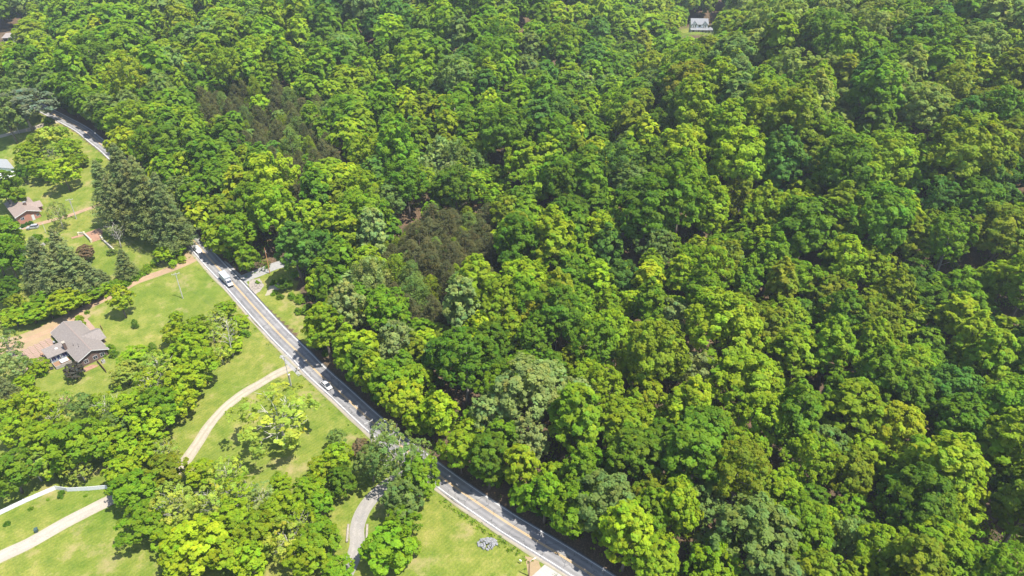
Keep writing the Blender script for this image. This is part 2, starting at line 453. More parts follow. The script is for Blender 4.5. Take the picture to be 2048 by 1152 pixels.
def asphalt_mat():
    m, nt, b = mat_new('asphalt')
    co = node(nt, 'ShaderNodeNewGeometry').outputs['Position']
    lat = attr(nt, 'lat')
    fine = noise(nt, 5, 4, .7, co); big = noise(nt, .25, 4, .6, co)
    base = ramp(nt, fine, [(.3, (.135, .132, .134)), (.7, (.188, .184, .182))])
    base = mixc(nt, 1.0, base, ramp(nt, big, [(.35, (.88, .88, .9)), (.65, (1.12, 1.1, 1.08))]), 'MULTIPLY')
    vor = node(nt, 'ShaderNodeTexVoronoi', feature='DISTANCE_TO_EDGE'); vor.inputs['Scale'].default_value = .22
    wob = node(nt, 'ShaderNodeMix', data_type='VECTOR'); nz = node(nt, 'ShaderNodeTexNoise'); nz.inputs['Scale'].default_value = .8; nt.links.new(co, nz.inputs['Vector'])
    va = node(nt, 'ShaderNodeVectorMath', operation='MULTIPLY_ADD'); nt.links.new(nz.outputs['Color'], va.inputs[0]); va.inputs[1].default_value = (1.6, 1.6, 1.6); nt.links.new(co, va.inputs[2]); nt.links.new(va.outputs[0], vor.inputs['Vector'])
    base = mixc(nt, ramp(nt, vor.outputs['Distance'], [(.004, (.75, .75, .75)), (.02, (0, 0, 0))]), base, (.05, .05, .052))
    pat = ramp(nt, noise(nt, .07, 2, .5, co), [(.57, (0, 0, 0)), (.585, (1, 1, 1))])
    base = mixc(nt, math_n(nt, 'MULTIPLY', pat, .28), base, (.085, .085, .09))
    # wheel tracks worn darker along both lanes
    trk = math_n(nt, 'COSINE', math_n(nt, 'MULTIPLY', math_n(nt, 'ABSOLUTE', lat), 2 * math.pi / 1.45))
    f = node(nt, 'ShaderNodeMapRange'); f.inputs[1].default_value = -1; f.inputs[2].default_value = 1
    f.inputs[3].default_value = .82; f.inputs[4].default_value = 1.12; nt.links.new(trk, f.inputs[0])
    cmb = node(nt, 'ShaderNodeCombineColor')
    for i in range(3): nt.links.new(f.outputs[0], cmb.inputs[i])
    base = mixc(nt, 1.0, base, cmb.outputs[0], 'MULTIPLY')
    nt.links.new(base, b.inputs['Base Color']); b.inputs['Roughness'].default_value = .85; b.inputs['Specular IOR Level'].default_value = .25
    return m
M['asphalt'] = asphalt_mat()
def paint_mat(name, c):
    m, nt, b = mat_new(name)
    co = node(nt, 'ShaderNodeNewGeometry').outputs['Position']
    nt.links.new(ramp(nt, noise(nt, 3.5, 4, .7, co), [(.3, tuple(x * .72 for x in c)), (.55, c)]), b.inputs['Base Color'])
    b.inputs['Roughness'].default_value = .7
    return m
M['line_white'] = paint_mat('line_white', (.46, .46, .45)); M['line_yellow'] = paint_mat('line_yellow', (.42, .26, .075))
road = tag(ribbon('road', ROADC, [-3.45, -2.6, -1.8, -.9, 0, .9, 1.8, 2.6, 3.35], M['asphalt'], jitter=.06), kind='structure')
# travel along ROADC runs away from the camera: offset + is the hill side
for o in (-2.92, 2.92): ribbon('edge_line', ROADC, [o - .085, o + .085], M['line_white'], lift=.006, parent=road)
for o in (-.17, .17): ribbon('centre_line', ROADC, [o - .075, o + .075], M['line_yellow'], lift=.006, parent=road)
SHL = ROADC[2:140]
tag(ribbon('gravel_shoulder', SHL, [-4.35, -3.9, -3.38], M['shoulder'], lift=-.03, jitter=.16), kind='structure')
# blacktop lip and drainage edge on the hill side
tag(ribbon('ditch_edge', ROADC[2:], [3.3, 3.62], M['dark_trim'], lift=-.045, jitter=.05), kind='structure')

def px_path(L, step=1.5, n=6): return resample(catmull(np.array([at(x, y) for x, y in L]), n), step)
def drive(name, L, w, mat, lift=.05, jitter=.12):
    P = px_path(L); k = max(4, int(w / .8))
    return tag(ribbon(name, P, list(np.linspace(-w / 2, w / 2, k)), mat, lift=lift, jitter=jitter, drape=True), kind='structure')
drive('gravel_drive', [(604, 728), (575, 738), (545, 752), (510, 773), (475, 795), (443, 822), (415, 857), (393, 890), (368, 925), (335, 960)], 3.4, M['gravel_drive'])
tag(ribbon('drive_apron', px_path([(568, 708), (585, 727), (606, 748)]), [-2.2, 0, 1.6], M['side_asphalt'], lift=.055, jitter=.1, drape=True), kind='structure')
drive('lawn_drive', [(-60, 1150), (0, 1114), (60, 1086), (130, 1046), (190, 1015), (225, 998), (270, 968)], 4.0, M['concrete'])
drive('dirt_drive', [(402, 508), (372, 526), (320, 546), (275, 563), (235, 585), (200, 602), (165, 618), (140, 632)], 3.6, M['dirt'], jitter=.25)
drive('dirt_yard', [(168, 624), (124, 650), (72, 673), (22, 692), (-40, 710)], 9.4, M['dirt'], lift=.07, jitter=.4)
drive('brick_house_drive', [(205, 408), (170, 420), (130, 434), (95, 443), (60, 453), (30, 461)], 2.4, M['dirt'], jitter=.2)
drive('side_road', [(478, 562), (500, 552), (535, 538), (570, 526), (605, 515), (650, 500), (700, 490)], 4.8, M['side_asphalt'], jitter=.06)
tag(ribbon('side_road_apron', px_path([(445, 523), (475, 551), (492, 572)]), [-1.2, 0, 2.6], M['side_asphalt'], lift=.058, jitter=.15, drape=True), kind='structure')
drive('culvert_drive', [(838, 940), (800, 955), (765, 975), (738, 1003), (722, 1030), (714, 1060), (714, 1090), (700, 1130), (680, 1170)], 3.7, M['gravel_grey'])
drive('concrete_apron', [(1128, 1122), (1098, 1148), (1060, 1185), (1010, 1230)], 5.2, M['concrete_pale'])
drive('far_lane', [(118, 243), (75, 254), (40, 263), (0, 273), (-40, 283)], 3.4, M['gravel_drive'])
drive('brick_path', [(153, 620), (163, 632), (176, 648), (186, 660)], 1.5, M['paver'])
for nm, L, mt in [('rocky_verge', [(497, 560), (520, 556), (530, 572), (512, 590), (498, 578)], 'stone_tan'),
                  ('worn_verge', [(355, 468), (392, 508), (378, 524), (365, 505)], 'dirt'),
                  ('bare_mound', [(1050, 1112), (1078, 1120), (1086, 1152), (1060, 1170)], 'dirt'),
                  ('bare_patch', [(118, 798), (140, 792), (142, 802), (122, 808)], 'dirt_red'),
                  ('worn_path', [(540, 570), (560, 560), (575, 562), (545, 590), (528, 592)], 'gravel_drive'),
                  ('dark_pad', [(78, 492), (92, 480), (95, 482), (90, 492)], 'gravel_grey')]:
    P = [at(x, y) for x, y in L]; c = np.mean(P, 0); pts = [(c[0], c[1])]
    Q = []
    for i in range(len(P)):
        a, b_ = P[i], P[(i + 1) % len(P)]
        for t in np.linspace(0, 1, 6)[:-1]: Q.append(a * (1 - t) + b_ * t)
    V = []; F = []; rings = 5; n = len(Q)
    for r in range(rings):
        s_ = (r + 1) / rings
        for q in Q:
            j = 1 + (random.uniform(-.12, .08) if r == rings - 1 else 0); x = c[0] + (q[0] - c[0]) * s_ * j; y = c[1] + (q[1] - c[1]) * s_ * j
            V.append((x, y, float(terrain(x, y)) + .045))
    V.append((c[0], c[1], float(terrain(c[0], c[1])) + .045))
    for r in range(rings - 1):
        for i in range(n): F.append((r * n + i, r * n + (i + 1) % n, (r + 1) * n + (i + 1) % n, (r + 1) * n + i))
    for i in range(n): F.append((len(V) - 1, i, (i + 1) % n))
    me = bpy.data.meshes.new(nm); me.from_pydata(V, [], F); me.materials.append(M[mt])
    tag(link(nm, me), kind='structure')

# =====================================================================================
# trees: prototypes (crown of leaf-sized faces on twig clumps; trunk with limbs)
# =====================================================================================
def unit(v): return v / (np.linalg.norm(v, axis=-1, keepdims=True) + 1e-9)
def leaf_quads(P, Nrm, size, rng, aspect=1.35):
    """one small bent leaf spray per point"""
    n = len(P); t = unit(np.cross(Nrm, rng.normal(size=(n, 3)))); b = np.cross(Nrm, t)
    sz = (size * rng.uniform(.75, 1.25, n))[:, None]
    a = t * sz * aspect * .5; c = b * sz * .5; up = Nrm * sz * .16
    V = np.stack([P - a, P + c * .95 + up, P + a, P - c * .95 + up], 1).reshape(-1, 3)
    return V
def make_crown(rng, kind, R, H):
    """returns leaf vertices (4 per leaf) and a tint per vertex"""
    P = []; N = []; T = []; S = []
    def clump(c, r, nl, size, tint, flat=.75, outw=None):
        d = unit(rng.normal(size=(nl, 3)) + np.array([0, 0, .35]))
        if outw is not None: d = unit(d + outw[None] * .55)
        p = c + d * np.array([r, r, r * flat]) * rng.uniform(.6, 1.05, (nl, 1))
        ow = np.zeros(3) if outw is None else outw
        P.append(p); N.append(unit(d * .42 + ow[None] * .45 + np.array([0, 0, .6]) + rng.normal(size=(nl, 3)) * .26))
        T.append(np.repeat(tint[None], nl, 0) * rng.uniform(.94, 1.06, (nl, 1))); S.append(np.full(nl, size))
    def tnt(s=.13):
        v = 1 + rng.normal(0, s); w = rng.normal(0, .05)
        return np.clip(np.array([v * (1 + w * 1.3), v, v * (1 - w)]), .55, 1.55)
    if kind in ('broad', 'tall', 'fine', 'mid', 'sparse', 'droop'):
        z0 = {'broad': .30, 'tall': .22, 'fine': .28, 'mid': .22, 'sparse': .26, 'droop': .12}[kind] * H
        zc = z0 + (H - z0) * .52; hz = (H - z0) * .5
        nl = {'broad': 78, 'tall': 72, 'fine': 84, 'mid': 50, 'sparse': 46, 'droop': 44}[kind]
        ph = rng.uniform(0, 6.28, 4); am = rng.uniform(.05, .16, 4)
        k = 0; C = []
        gold = math.pi * (3 - 5 ** .5)
        for i in range(nl):
            cz = 1 - 1.72 * (i + .5) / nl; th = i * gold + rng.normal(0, .35)
            cz = np.clip(cz + rng.normal(0, .07), -.9, 1)
            sxy = math.sqrt(max(0, 1 - cz * cz))
            f = 1 + sum(am[j] * math.sin((j + 1) * th + ph[j]) for j in range(4)) * sxy
            rr = rng.uniform(.74, .96) * f
            if kind == 'tall': prof = 1 - .28 * max(0, cz)
            elif kind == 'broad': prof = 1 + .10 * max(0, cz)
            else: prof = 1
            C.append((R * rr * sxy * math.cos(th) * prof, R * rr * sxy * math.sin(th) * prof, zc + hz * cz * rng.uniform(.80, 1.0), sxy * math.cos(th), sxy * math.sin(th), cz))
        lr = {'broad': .225, 'tall': .255, 'fine': .19, 'mid': .26, 'sparse': .21, 'droop': .25}[kind] * R
        sub = {'broad': 8, 'tall': 8, 'fine': 8, 'mid': 7, 'sparse': 6, 'droop': 9}[kind]
        lv = {'broad': 19, 'tall': 19, 'fine': 20, 'mid': 18, 'sparse': 13, 'droop': 18}[kind]
        ls = {'broad': .50, 'tall': .49, 'fine': .37, 'mid': .39, 'sparse': .36, 'droop': .37}[kind]
        for c in C:
            c = np.array(c); o = c[3:]; l = lr * rng.uniform(.72, 1.3); base = tnt(.10)
            for q in range(sub):
                d = unit(rng.normal(size=3) + o * .9 + np.array([0, 0, .35]))
                cc = c[:3] + d * l * rng.uniform(.55, .95) * np.array([1, 1, .8])
                tt = base * tnt(.06)
                if kind == 'droop':
                    nlv = lv; p = cc + rng.normal(size=(nlv, 3)) * l * .2; p[:, 2] -= rng.uniform(0, 1, nlv) ** 1.3 * l * 1.3
                    P.append(p); N.append(unit(np.array([d[0], d[1], .25]) + rng.normal(size=(nlv, 3)) * .4)); T.append(np.repeat(tt[None], nlv, 0)); S.append(np.full(nlv, ls))
                else:
                    clump(cc, l * rng.uniform(.30, .46), lv, ls, tt, outw=o)
        # inner foliage, one fixed tint slightly darker than the outer average
        ni = {'sparse': 90}.get(kind, 420)
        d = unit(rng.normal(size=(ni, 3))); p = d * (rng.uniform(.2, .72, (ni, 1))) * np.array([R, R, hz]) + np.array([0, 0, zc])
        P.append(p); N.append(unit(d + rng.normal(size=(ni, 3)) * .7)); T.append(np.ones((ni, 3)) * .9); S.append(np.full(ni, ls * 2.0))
    elif kind == 'pine':
        # tiers of drooping plumes, soft needles
        tiers = 20
        for t in range(tiers):
            f = t / (tiers - 1); z = H * (.16 + .82 * f); r = R * (1 - f) ** .75 * rng.uniform(.8, 1.1) + .35
            nb = max(5, int(13 - 7 * f)); a0 = rng.uniform(0, 6.28)
            for b in range(nb):
                a = a0 + 6.283 * b / nb + rng.normal(0, .22); L = r * rng.uniform(.6, 1.15); tt = tnt(.09)
                for s in np.linspace(.25, 1, 6):
                    c = np.array([math.cos(a) * L * s, math.sin(a) * L * s, z - .10 * L * s + .16 * L * s * s + rng.normal(0, .15)])
                    clump(c, .34 + .16 * L * (1.15 - s * .5), 17, .27, tt, .7)
    elif kind == 'cedar':
        n = 150; ph = rng.uniform(0, 6.28, 3)
        for i in range(n):
            f = (i + .5) / n; a = i * 2.4 + rng.normal(0, .5); tt = tnt(.12)
            w = 1 + .16 * math.sin(a * 2 + ph[0] + f * 5) + .12 * math.sin(a * 3 + ph[1] - f * 7)
            z = H * (.06 + .90 * f) + rng.normal(0, .25); r = R * (1 - f ** 2.4) ** .62 * w * rng.uniform(.62, 1.0) + .1
            clump(np.array([math.cos(a) * r, math.sin(a) * r, z]), .26 * R * (1.1 - .45 * f), 36, .25, tt, .9)
    elif kind in ('shrub',):
        n = 22
        for i in range(n):
            d = unit(rng.normal(size=3) + np.array([0, 0, .7])); c = d * np.array([R * .72, R * .72, H * .68]) * rng.uniform(.6, 1.05); c[2] = max(.25, c[2])
            clump(c, R * .30, 46, .30, tnt(.13), .85)
    elif kind == 'bare':
        for i in range(60):
            d = unit(rng.normal(size=3) + np.array([0, 0, .5])); c = np.array([0, 0, H * .62]) + d * np.array([R, R, H * .36]) * rng.uniform(.5, 1)
            clump(c, .5, 4, .28, tnt(.15))
    P = np.concatenate(P); N = np.concatenate(N); T = np.concatenate(T); S = np.concatenate(S)
    V = leaf_quads(P, N, S, rng, {'droop': 1.9, 'pine': 2.8}.get(kind, 1.35))
    return V.astype(np.float32), np.repeat(T, 4, 0).astype(np.float32)
def make_trunk(rng, kind, R, H):
    mb = MB()
    r0 = {'pine': .014, 'cedar': .014, 'shrub': .02, 'bare': .013}.get(kind, .0155) * H + .05
    top = {'broad': .72, 'fine': .75, 'mid': .75, 'sparse': .86, 'tall': .9, 'droop': .8}.get(kind, .96) * H
    pts = []; x = y = 0.
    for i in range(6):
        f = i / 5; pts.append((x, y, top * f - (.35 if i == 0 else 0))); x += rng.normal(0, .012 * H); y += rng.normal(0, .012 * H)
    mb.tube(pts, [r0 * (1.35 if i == 0 else 1) * (1 - .8 * i / 5) for i in range(6)], 7)
    if kind in ('broad', 'fine', 'mid', 'sparse', 'tall', 'droop', 'bare'):
        nb = {'sparse': 16, 'bare': 20}.get(kind, 9)
        for b in range(nb):
            f = .32 + .6 * b / nb; a = b * 2.4 + rng.normal(0, .3); L = R * rng.uniform(.55, .92) * (1.1 - .5 * f); z = top * f
            k = min(4, int(f * 5)); bx, by = pts[k][0], pts[k][1]
            q = [(bx, by, z), (bx + math.cos(a) * L * .45, by + math.sin(a) * L * .45, z + L * .42), (bx + math.cos(a + .15) * L, by + math.sin(a + .15) * L, z + L * .72)]
            mb.tube(q, [r0 * .42 * (1.1 - f), r0 * .25 * (1.1 - f) + .02, .02], 5)
            if kind in ('sparse', 'bare'):
                for w in range(3):
                    e = Vector(q[1]).lerp(Vector(q[2]), w / 2); d = Vector((math.cos(a + (w - 1) * 1.1), math.sin(a + (w - 1) * 1.1), .8)) * L * .4
                    mb.tube([e, e + d * .5, e + d], [.05, .035, .015], 4)
    return mb
SPEC = {'broad': (7.2, 22, 6), 'tall': (5.4, 24, 5), 'fine': (6.6, 22, 4), 'mid': (4.4, 12.5, 4), 'sparse': (5.6, 15, 4), 'droop': (5.2, 17, 2),
        'pine': (5.2, 23, 3), 'cedar': (3.6, 12.5, 5), 'shrub': (2.0, 2.6, 4), 'bare': (4.2, 15, 3)}
PROTO = {}
for kd, (R_, H_, n_) in SPEC.items():
    PROTO[kd] = []
    for i in range(n_):
        rg = np.random.default_rng(1000 + 37 * i + 911 * list(SPEC).index(kd))
        V, T = make_crown(rg, kd, R_, H_)
        F = np.arange(len(V), dtype=np.int32).reshape(-1, 4)
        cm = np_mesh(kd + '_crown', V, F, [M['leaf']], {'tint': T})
        tb = make_trunk(rg, kd, R_, H_)
        tm = bpy.data.meshes.new(kd + '_trunk'); tm.from_pydata(tb.v, [], tb.f); tm.update()
        tm.materials.append(M['bark_pale'] if kd in ('sparse', 'bare') else (M['bark_grey'] if kd in ('fine', 'droop') else M['bark']))
        tm.polygons.foreach_set('use_smooth', [True] * len(tm.polygons))
        PROTO[kd].append((V, T, cm, tm))
PAL = {  # leaf colours; grey-olive is lightened to offset shade on the right-hand slope
 'bright yellow-green': (.278, .358, .015), 'yellow-green': (.212, .308, .013), 'fresh green': (.152, .262, .012), 'mid green': (.110, .202, .012),
 'deep green': (.078, .158, .012), 'blue-green': (.090, .188, .024), 'olive green': (.176, .232, .013), 'golden green': (.250, .275, .018),
 'pale grey-green': (.232, .300, .085), 'grey-olive': (.222, .288, .052), 'brownish green': (.116, .122, .044), 'grey-green': (.160, .235, .050),
 'silver-blue': (.190, .240, .135), 'purplish grey': (.085, .078, .062), 'rusty brown': (.20, .14, .08), 'pale yellow-green': (.300, .370, .050),
 'soft grey-green': (.200, .245, .085)}
TREES = []      # every tree or shrub that stands in the valley
def add_tree(x, y, kind, R, H, colour, **kw):
    d = dict(x=float(x), y=float(y), kind=kind, R=float(R), H=float(H), col=colour, **kw); TREES.append(d); return d
def px_tree(cx, cy, w, kind, colour, hr=None, **kw):
    """crown centre and width as read off the photograph -> a tree of that size standing on the ground"""
    R0, H0, _ = SPEC[kind]; hr = hr or H0 / R0
    R = 5.
    for _ in range(4):
        hc = R * hr * .6; p = at(cx, cy, hc); dep = p[1] / (CP + (576. - cy) / FPX * SP); R = .9 * w / 2 * dep / FPX
    return add_tree(p[0], p[1], kind, R, R * hr, colour, **kw)

# ---- trees and shrubs of the gardens and verges (left of the road in the photo)
YG, BY, FG, MG, DG, BG, OL, GO, PG, GO2, CE, GG, SB, PU, RU, PY = ('yellow-green', 'bright yellow-green', 'fresh green', 'mid green', 'deep green', 'blue-green',
    'olive green', 'golden green', 'pale grey-green', 'grey-olive', 'brownish green', 'grey-green', 'silver-blue', 'purplish grey', 'rusty brown', 'pale yellow-green')
PN = 'soft grey-green'
GARDEN = [
 ('on the lawn above the brick house', [(58,308,52,'mid',YG,2.3),(100,276,50,'mid',PY,2.3),(128,345,64,'mid',BY,2.3),(86,338,48,'mid',YG,2.2),(140,298,46,'mid',YG,2.4),(108,308,44,'sparse',PY,2.4),(74,284,40,'mid',OL,2.3),(160,320,32,'mid',YG,2.0),(44,345,30,'mid',DG,2.8),(66,326,34,'sparse',PY,2.4),(195,318,20,'shrub',FG),(122,268,34,'mid',YG,2.2)]),
 ('in front of the metal-roofed house', [(6,376,66,'mid',FG),(38,395,30,'mid',YG)]),
 ('at the bend by the far lane', [(48,213,105,'fine',SB,1.7),(15,235,70,'mid',GG),(20,190,60,'mid',GG),(5,215,60,'mid',GG),(95,238,30,'shrub',FG)]),
 ('left of the brick house drive', [(2,470,80,'broad',FG,2.5),(14,515,70,'mid',MG),(-12,505,70,'mid',FG),(30,480,40,'mid',YG)]),
 ('beside the wire-fenced lawn', [(10,588,56,'mid',DG,2.3),(32,608,36,'mid',OL),(20,568,32,'mid',DG)]),
 ('in the row of tall pines by the road', [(212,375,74,'pine',PN,4.4),(240,352,84,'pine',PN,4.5),(262,385,84,'pine',PN,4.4),(292,392,86,'pine',PN,4.4),(318,405,84,'pine',PN,4.2),(338,425,80,'pine',PN,4.0),(225,400,70,'pine',PN,4.2),(348,452,56,'pine',PN,3.6),(276,365,70,'pine',PN,4.5)]),
 ('among the loose pines by the dirt drive', [(78,515,80,'pine',PN,3.3),(118,505,78,'pine',PN,3.6),(146,528,84,'pine',PN,3.4),(110,548,80,'pine',PN,3.0),(178,548,60,'pine',PN,3.0),(245,522,46,'pine',PN,3.4),(60,545,50,'pine',PN,3.0),(205,555,40,'pine',PN,2.6)]),
 ('beside the cream yard walls', [(233,468,40,'bare',PG,3.0),(222,455,30,'bare',PG,2.6),(172,505,34,'mid',RU,2.4),(222,500,24,'shrub',GG)]),
 ('on the lawn by the light pole', [(115,428,44,'sparse',PG,2.9),(107,465,26,'shrub',MG),(72,470,30,'shrub',MG),(95,478,24,'shrub',FG)]),
 ('beside the dirt drive entrance', [(330,508,46,'mid',YG,1.6),(352,498,36,'mid',FG,1.6),(308,520,32,'shrub',FG),(362,515,28,'shrub',YG),(292,532,34,'shrub',FG),(345,522,30,'shrub',YG),(277,543,30,'shrub',FG)]),
 ('in the hedge along the dirt drive', [(28,634,60,'mid',YG,1.4),(64,626,64,'mid',FG,1.4),(98,618,56,'mid',YG,1.5),(128,605,64,'mid',BY,1.8),(95,598,56,'mid',FG,1.6),(160,598,46,'mid',YG,1.6),(186,585,44,'mid',FG,1.5),(210,577,38,'mid',YG,1.5),(228,570,34,'mid',FG,1.4),(250,562,28,'shrub',FG),(266,552,26,'shrub',FG),(118,618,36,'mid',DG,1.4)]),
 ('at the corner of the grey-roofed house', [(155,634,26,'shrub',YG),(165,644,18,'shrub',YG),(214,692,34,'shrub',FG),(226,704,26,'shrub',MG),(203,706,22,'shrub',FG),(148,742,40,'mid',PU,1.9),(72,732,42,'mid',YG,1.7),(82,742,28,'shrub',FG),(173,622,14,'shrub',MG)]),
 ('on the open front lawn', [(240,600,46,'tall',BY,3.5),(268,645,17,'cedar',DG,2.6),(352,633,26,'mid',YG,2.0)]),
 ('left of the stone patio', [(12,690,56,'sparse',GG,3.0),(22,735,60,'fine',PG,2.8),(5,775,60,'pine',PN,3.0),(42,715,30,'shrub',FG),(50,765,40,'mid',YG,1.8)]),
 ('in the grove between lawn and road', [(352,668,60,'mid',BY,2.2),(392,660,62,'mid',YG,2.2),(378,700,72,'mid',YG,2.4),(402,730,74,'mid',YG,2.4),(345,722,60,'mid',YG,2.3),(312,738,74,'sparse',PY,2.4),(268,715,56,'mid',YG,1.9),(303,692,20,'cedar',MG,2.4),(365,768,76,'mid',BY,2.3),(300,775,80,'sparse',YG,2.5),(250,745,60,'mid',PY,1.8),(455,668,56,'bare',PY,3.6),(432,640,54,'sparse',PY,1.8),(450,620,46,'mid',YG,1.8),(476,645,46,'mid',YG,1.3),(488,662,30,'shrub',FG),(462,690,50,'mid',YG,1.2),(425,668,46,'sparse',PY,1.7),(440,705,40,'sparse',PY,2.6)]),
 ('in the creek-side belt below the house', [(65,815,74,'mid',BY,2.7),(30,860,66,'mid',YG,2.4),(105,845,60,'sparse',YG,2.6),(168,815,56,'fine',GG,3.0),(130,800,40,'sparse',PY,2.6),(215,815,70,'sparse',YG,2.6),(262,822,76,'mid',YG,2.5),(320,815,84,'broad',FG,2.6),(365,805,62,'mid',BY,2.4),(300,850,80,'mid',YG,2.4),(150,890,110,'broad',FG,2.3),(80,880,76,'mid',YG,2.4),(22,945,100,'broad',MG,2.2),(70,935,70,'sparse',PY,2.0),(205,880,76,'mid',YG,2.4),(250,895,74,'mid',YG,2.4),(232,850,60,'fine',GG,2.7),(110,925,60,'mid',YG,2.0),(160,940,60,'sparse',PY,2.0),(328,902,56,'sparse',PY,2.4),(295,905,60,'mid',YG,2.2),(10,820,50,'mid',YG,2.2),(120,985,24,'shrub',DG),(60,1015,14,'shrub',MG),(95,998,10,'shrub',FG),(170,990,10,'shrub',FG),(12,1045,18,'shrub',DG)]),
 ('in the thicket at the foot of the lawn', [(268,985,90,'broad',FG,2.2),(240,950,76,'mid',YG,2.3),(330,945,80,'mid',OL,2.3),(402,948,64,'mid',BY,2.2),(455,945,76,'sparse',PY,2.5),(345,1010,96,'sparse',PY,2.6),(290,1045,90,'broad',FG,2.1),(395,1085,110,'mid',BY,2.2),(450,1100,90,'mid',BY,2.0),(370,1125,90,'mid',BY,1.9),(430,1000,84,'sparse',PY,2.6),(480,990,80,'sparse',YG,2.6),(470,1045,80,'mid',YG,2.4),(525,1000,70,'sparse',PG,2.6),(515,1065,84,'mid',YG,2.4),(500,1120,84,'mid',YG,2.2),(560,1020,76,'mid',YG,2.4),(575,1085,90,'sparse',PY,2.5),(560,970,50,'mid',YG,2.3),(340,1075,70,'mid',YG,2.1),(620,1110,90,'mid',YG,2.3),(600,1045,70,'sparse',YG,2.5)]),
 ('beside the gravel drive on the lawn', [(556,838,168,'sparse',PY,1.75)]),
 ('in the clump by the culvert drive', [(640,940,54,'mid',BY,2.5),(672,915,62,'mid',YG,2.6),(682,962,60,'mid',MG,2.6),(618,985,70,'mid',YG,2.4),(640,1010,60,'mid',FG,2.4),(672,878,40,'fine',GG,2.8),(720,895,40,'mid',RU,2.0),(636,1078,84,'mid',FG,2.3),(772,1096,104,'mid',FG,2.0),(790,1115,60,'mid',YG,1.9),(672,1145,70,'mid',FG,1.9),(820,1095,40,'mid',FG,1.8)]),
 ('leaning over the road edge', [(790,922,104,'sparse',GG,3.3),(742,925,66,'fine',GG,3.0),(835,955,84,'mid',FG,3.0),(800,1000,84,'fine',GG,2.6),(806,1045,70,'mid',FG,2.3),(770,880,70,'sparse',PG,3.4),(840,905,54,'sparse',GG,3.2)]),
 ('in the small clearing across the road', [(566,568,32,'mid',DG,1.7),(545,562,18,'shrub',MG),(590,545,24,'shrub',FG),(535,532,12,'shrub',FG),(600,592,34,'shrub',FG),(612,612,34,'shrub',MG),(582,588,26,'shrub',FG),(626,632,34,'shrub',FG),(596,618,24,'shrub',FG),(640,652,30,'shrub',MG),(548,582,20,'shrub',FG),(514,562,14,'shrub',FG),(560,590,20,'shrub',MG)]),
]
for zone, L in GARDEN:
    for q in L:
        px_tree(q[0], q[1], q[2], q[3], q[4], q[5] if len(q) > 5 else None, zone=zone, part='garden')

# ---- noted trees of the wood (hill side)
NOTED = [(1370,455,40,'bare',PG),(1250,440,34,'bare',PG),(1465,655,36,'bare',PY),(1128,995,44,'bare',PG),(1640,645,36,'bare',GG),(1905,475,40,'bare',PG),(2018,570,36,'bare',PG),(1205,690,30,'bare',PG),(640,170,34,'bare',PG),(225,205,36,'bare',PG),(985,300,34,'bare',GG),(1720,165,44,'bare',PG),(2030,125,50,'bare',PG),(1180,520,34,'bare',PG),(622,236,38,'tall',FG),(642,262,36,'tall',FG),(602,288,28,'mid',FG),(548,305,40,'mid',BG),(470,245,40,'mid',FG),(522,215,42,'mid',YG),(560,240,34,'mid',GG),(500,275,30,'mid',GG),(620,330,40,'mid',MG),(955,560,38,'mid',BY),(800,525,34,'mid',FG),(842,470,30,'mid',FG),(900,500,26,'mid',MG),(1165,178,54,'fine',PG),(790,690,80,'fine',PG),(985,832,86,'fine',PG),(1070,885,80,'fine',PG),(1150,800,80,'fine',PG),(1395,748,84,'fine',PG),(1060,648,80,'broad',GO),(1200,468,82,'broad',BY),
 (1075,478,56,'tall',FG),(960,668,60,'tall',BY),(850,690,56,'broad',BY),(1790,862,110,'broad',BY),(1290,800,80,'broad',BY),(1942,690,88,'tall',BY),(1570,640,80,'broad',YG),(1370,182,96,'broad',GO),
 (1312,332,72,'broad',OL),(1620,322,84,'broad',OL),(1910,178,90,'fine',OL),(1490,192,84,'broad',DG),(1210,1010,124,'broad',GG),(1165,225,26,'bare',PG),(872,258,26,'bare',GG),(1422,682,50,'bare',RU),
 (1772,135,72,'broad',FG),(1820,122,76,'broad',FG),(1866,140,62,'broad',FG),(1960,195,60,'broad',BG),(1935,255,80,'tall',BG),(1990,240,90,'tall',MG),(1000,250,60,'tall',FG),(790,290,60,'broad',BY),(450,430,66,'mid',OL),(500,410,80,'broad',FG),(420,360,70,'broad',FG),(530,420,70,'mid',YG),(475,470,76,'broad',FG),(440,480,60,'mid',YG),
 (265,250,80,'broad',YG),(300,300,76,'broad',FG),(330,350,60,'broad',BY),(250,290,60,'broad',BY),(400,430,56,'mid',BY),(600,490,50,'mid',BG),(640,500,70,'broad',BG),(700,480,66,'tall',YG),(680,520,60,'tall',FG),(740,560,76,'droop',PG),(720,600,60,'broad',MG),(640,660,60,'mid',BY),(735,700,56,'tall',BY),(700,700,60,'mid',MG),
 (880,310,60,'droop',PG),(915,315,56,'droop',GG),(850,345,50,'droop',PG),(950,330,50,'droop',GG),(905,355,50,'droop',PG),(780,410,70,'fine',GG),(750,400,50,'bare',PG),(665,350,60,'broad',YG),(830,770,76,'broad',YG),(920,900,80,'broad',YG),(880,830,66,'tall',YG),(1040,930,70,'tall',BY),(1110,960,70,'mid',YG),(1145,850,60,'droop',PG),(1350,640,70,'fine',PG),(1830,560,70,'broad',DG),(1740,540,80,'broad',YG),(1660,700,90,'tall',FG),(1500,700,84,'broad',BY),(1540,520,70,'tall',FG),(1310,500,80,'fine',GG),(1250,560,70,'broad',BG),(1120,590,66,'mid',BG),(1900,790,110,'broad',BG),(1990,820,90,'broad',FG),(1650,900,90,'fine',GG),(1700,950,100,'broad',OL),(1480,900,80,'broad',YG),(1560,1000,90,'tall',YG),(1410,1010,80,'broad',GG),(1700,1080,90,'fine',GG),(1900,1040,110,'broad',YG)]
for q in NOTED:
    px_tree(q[0], q[1], q[2], q[3], q[4], None, part='wood')
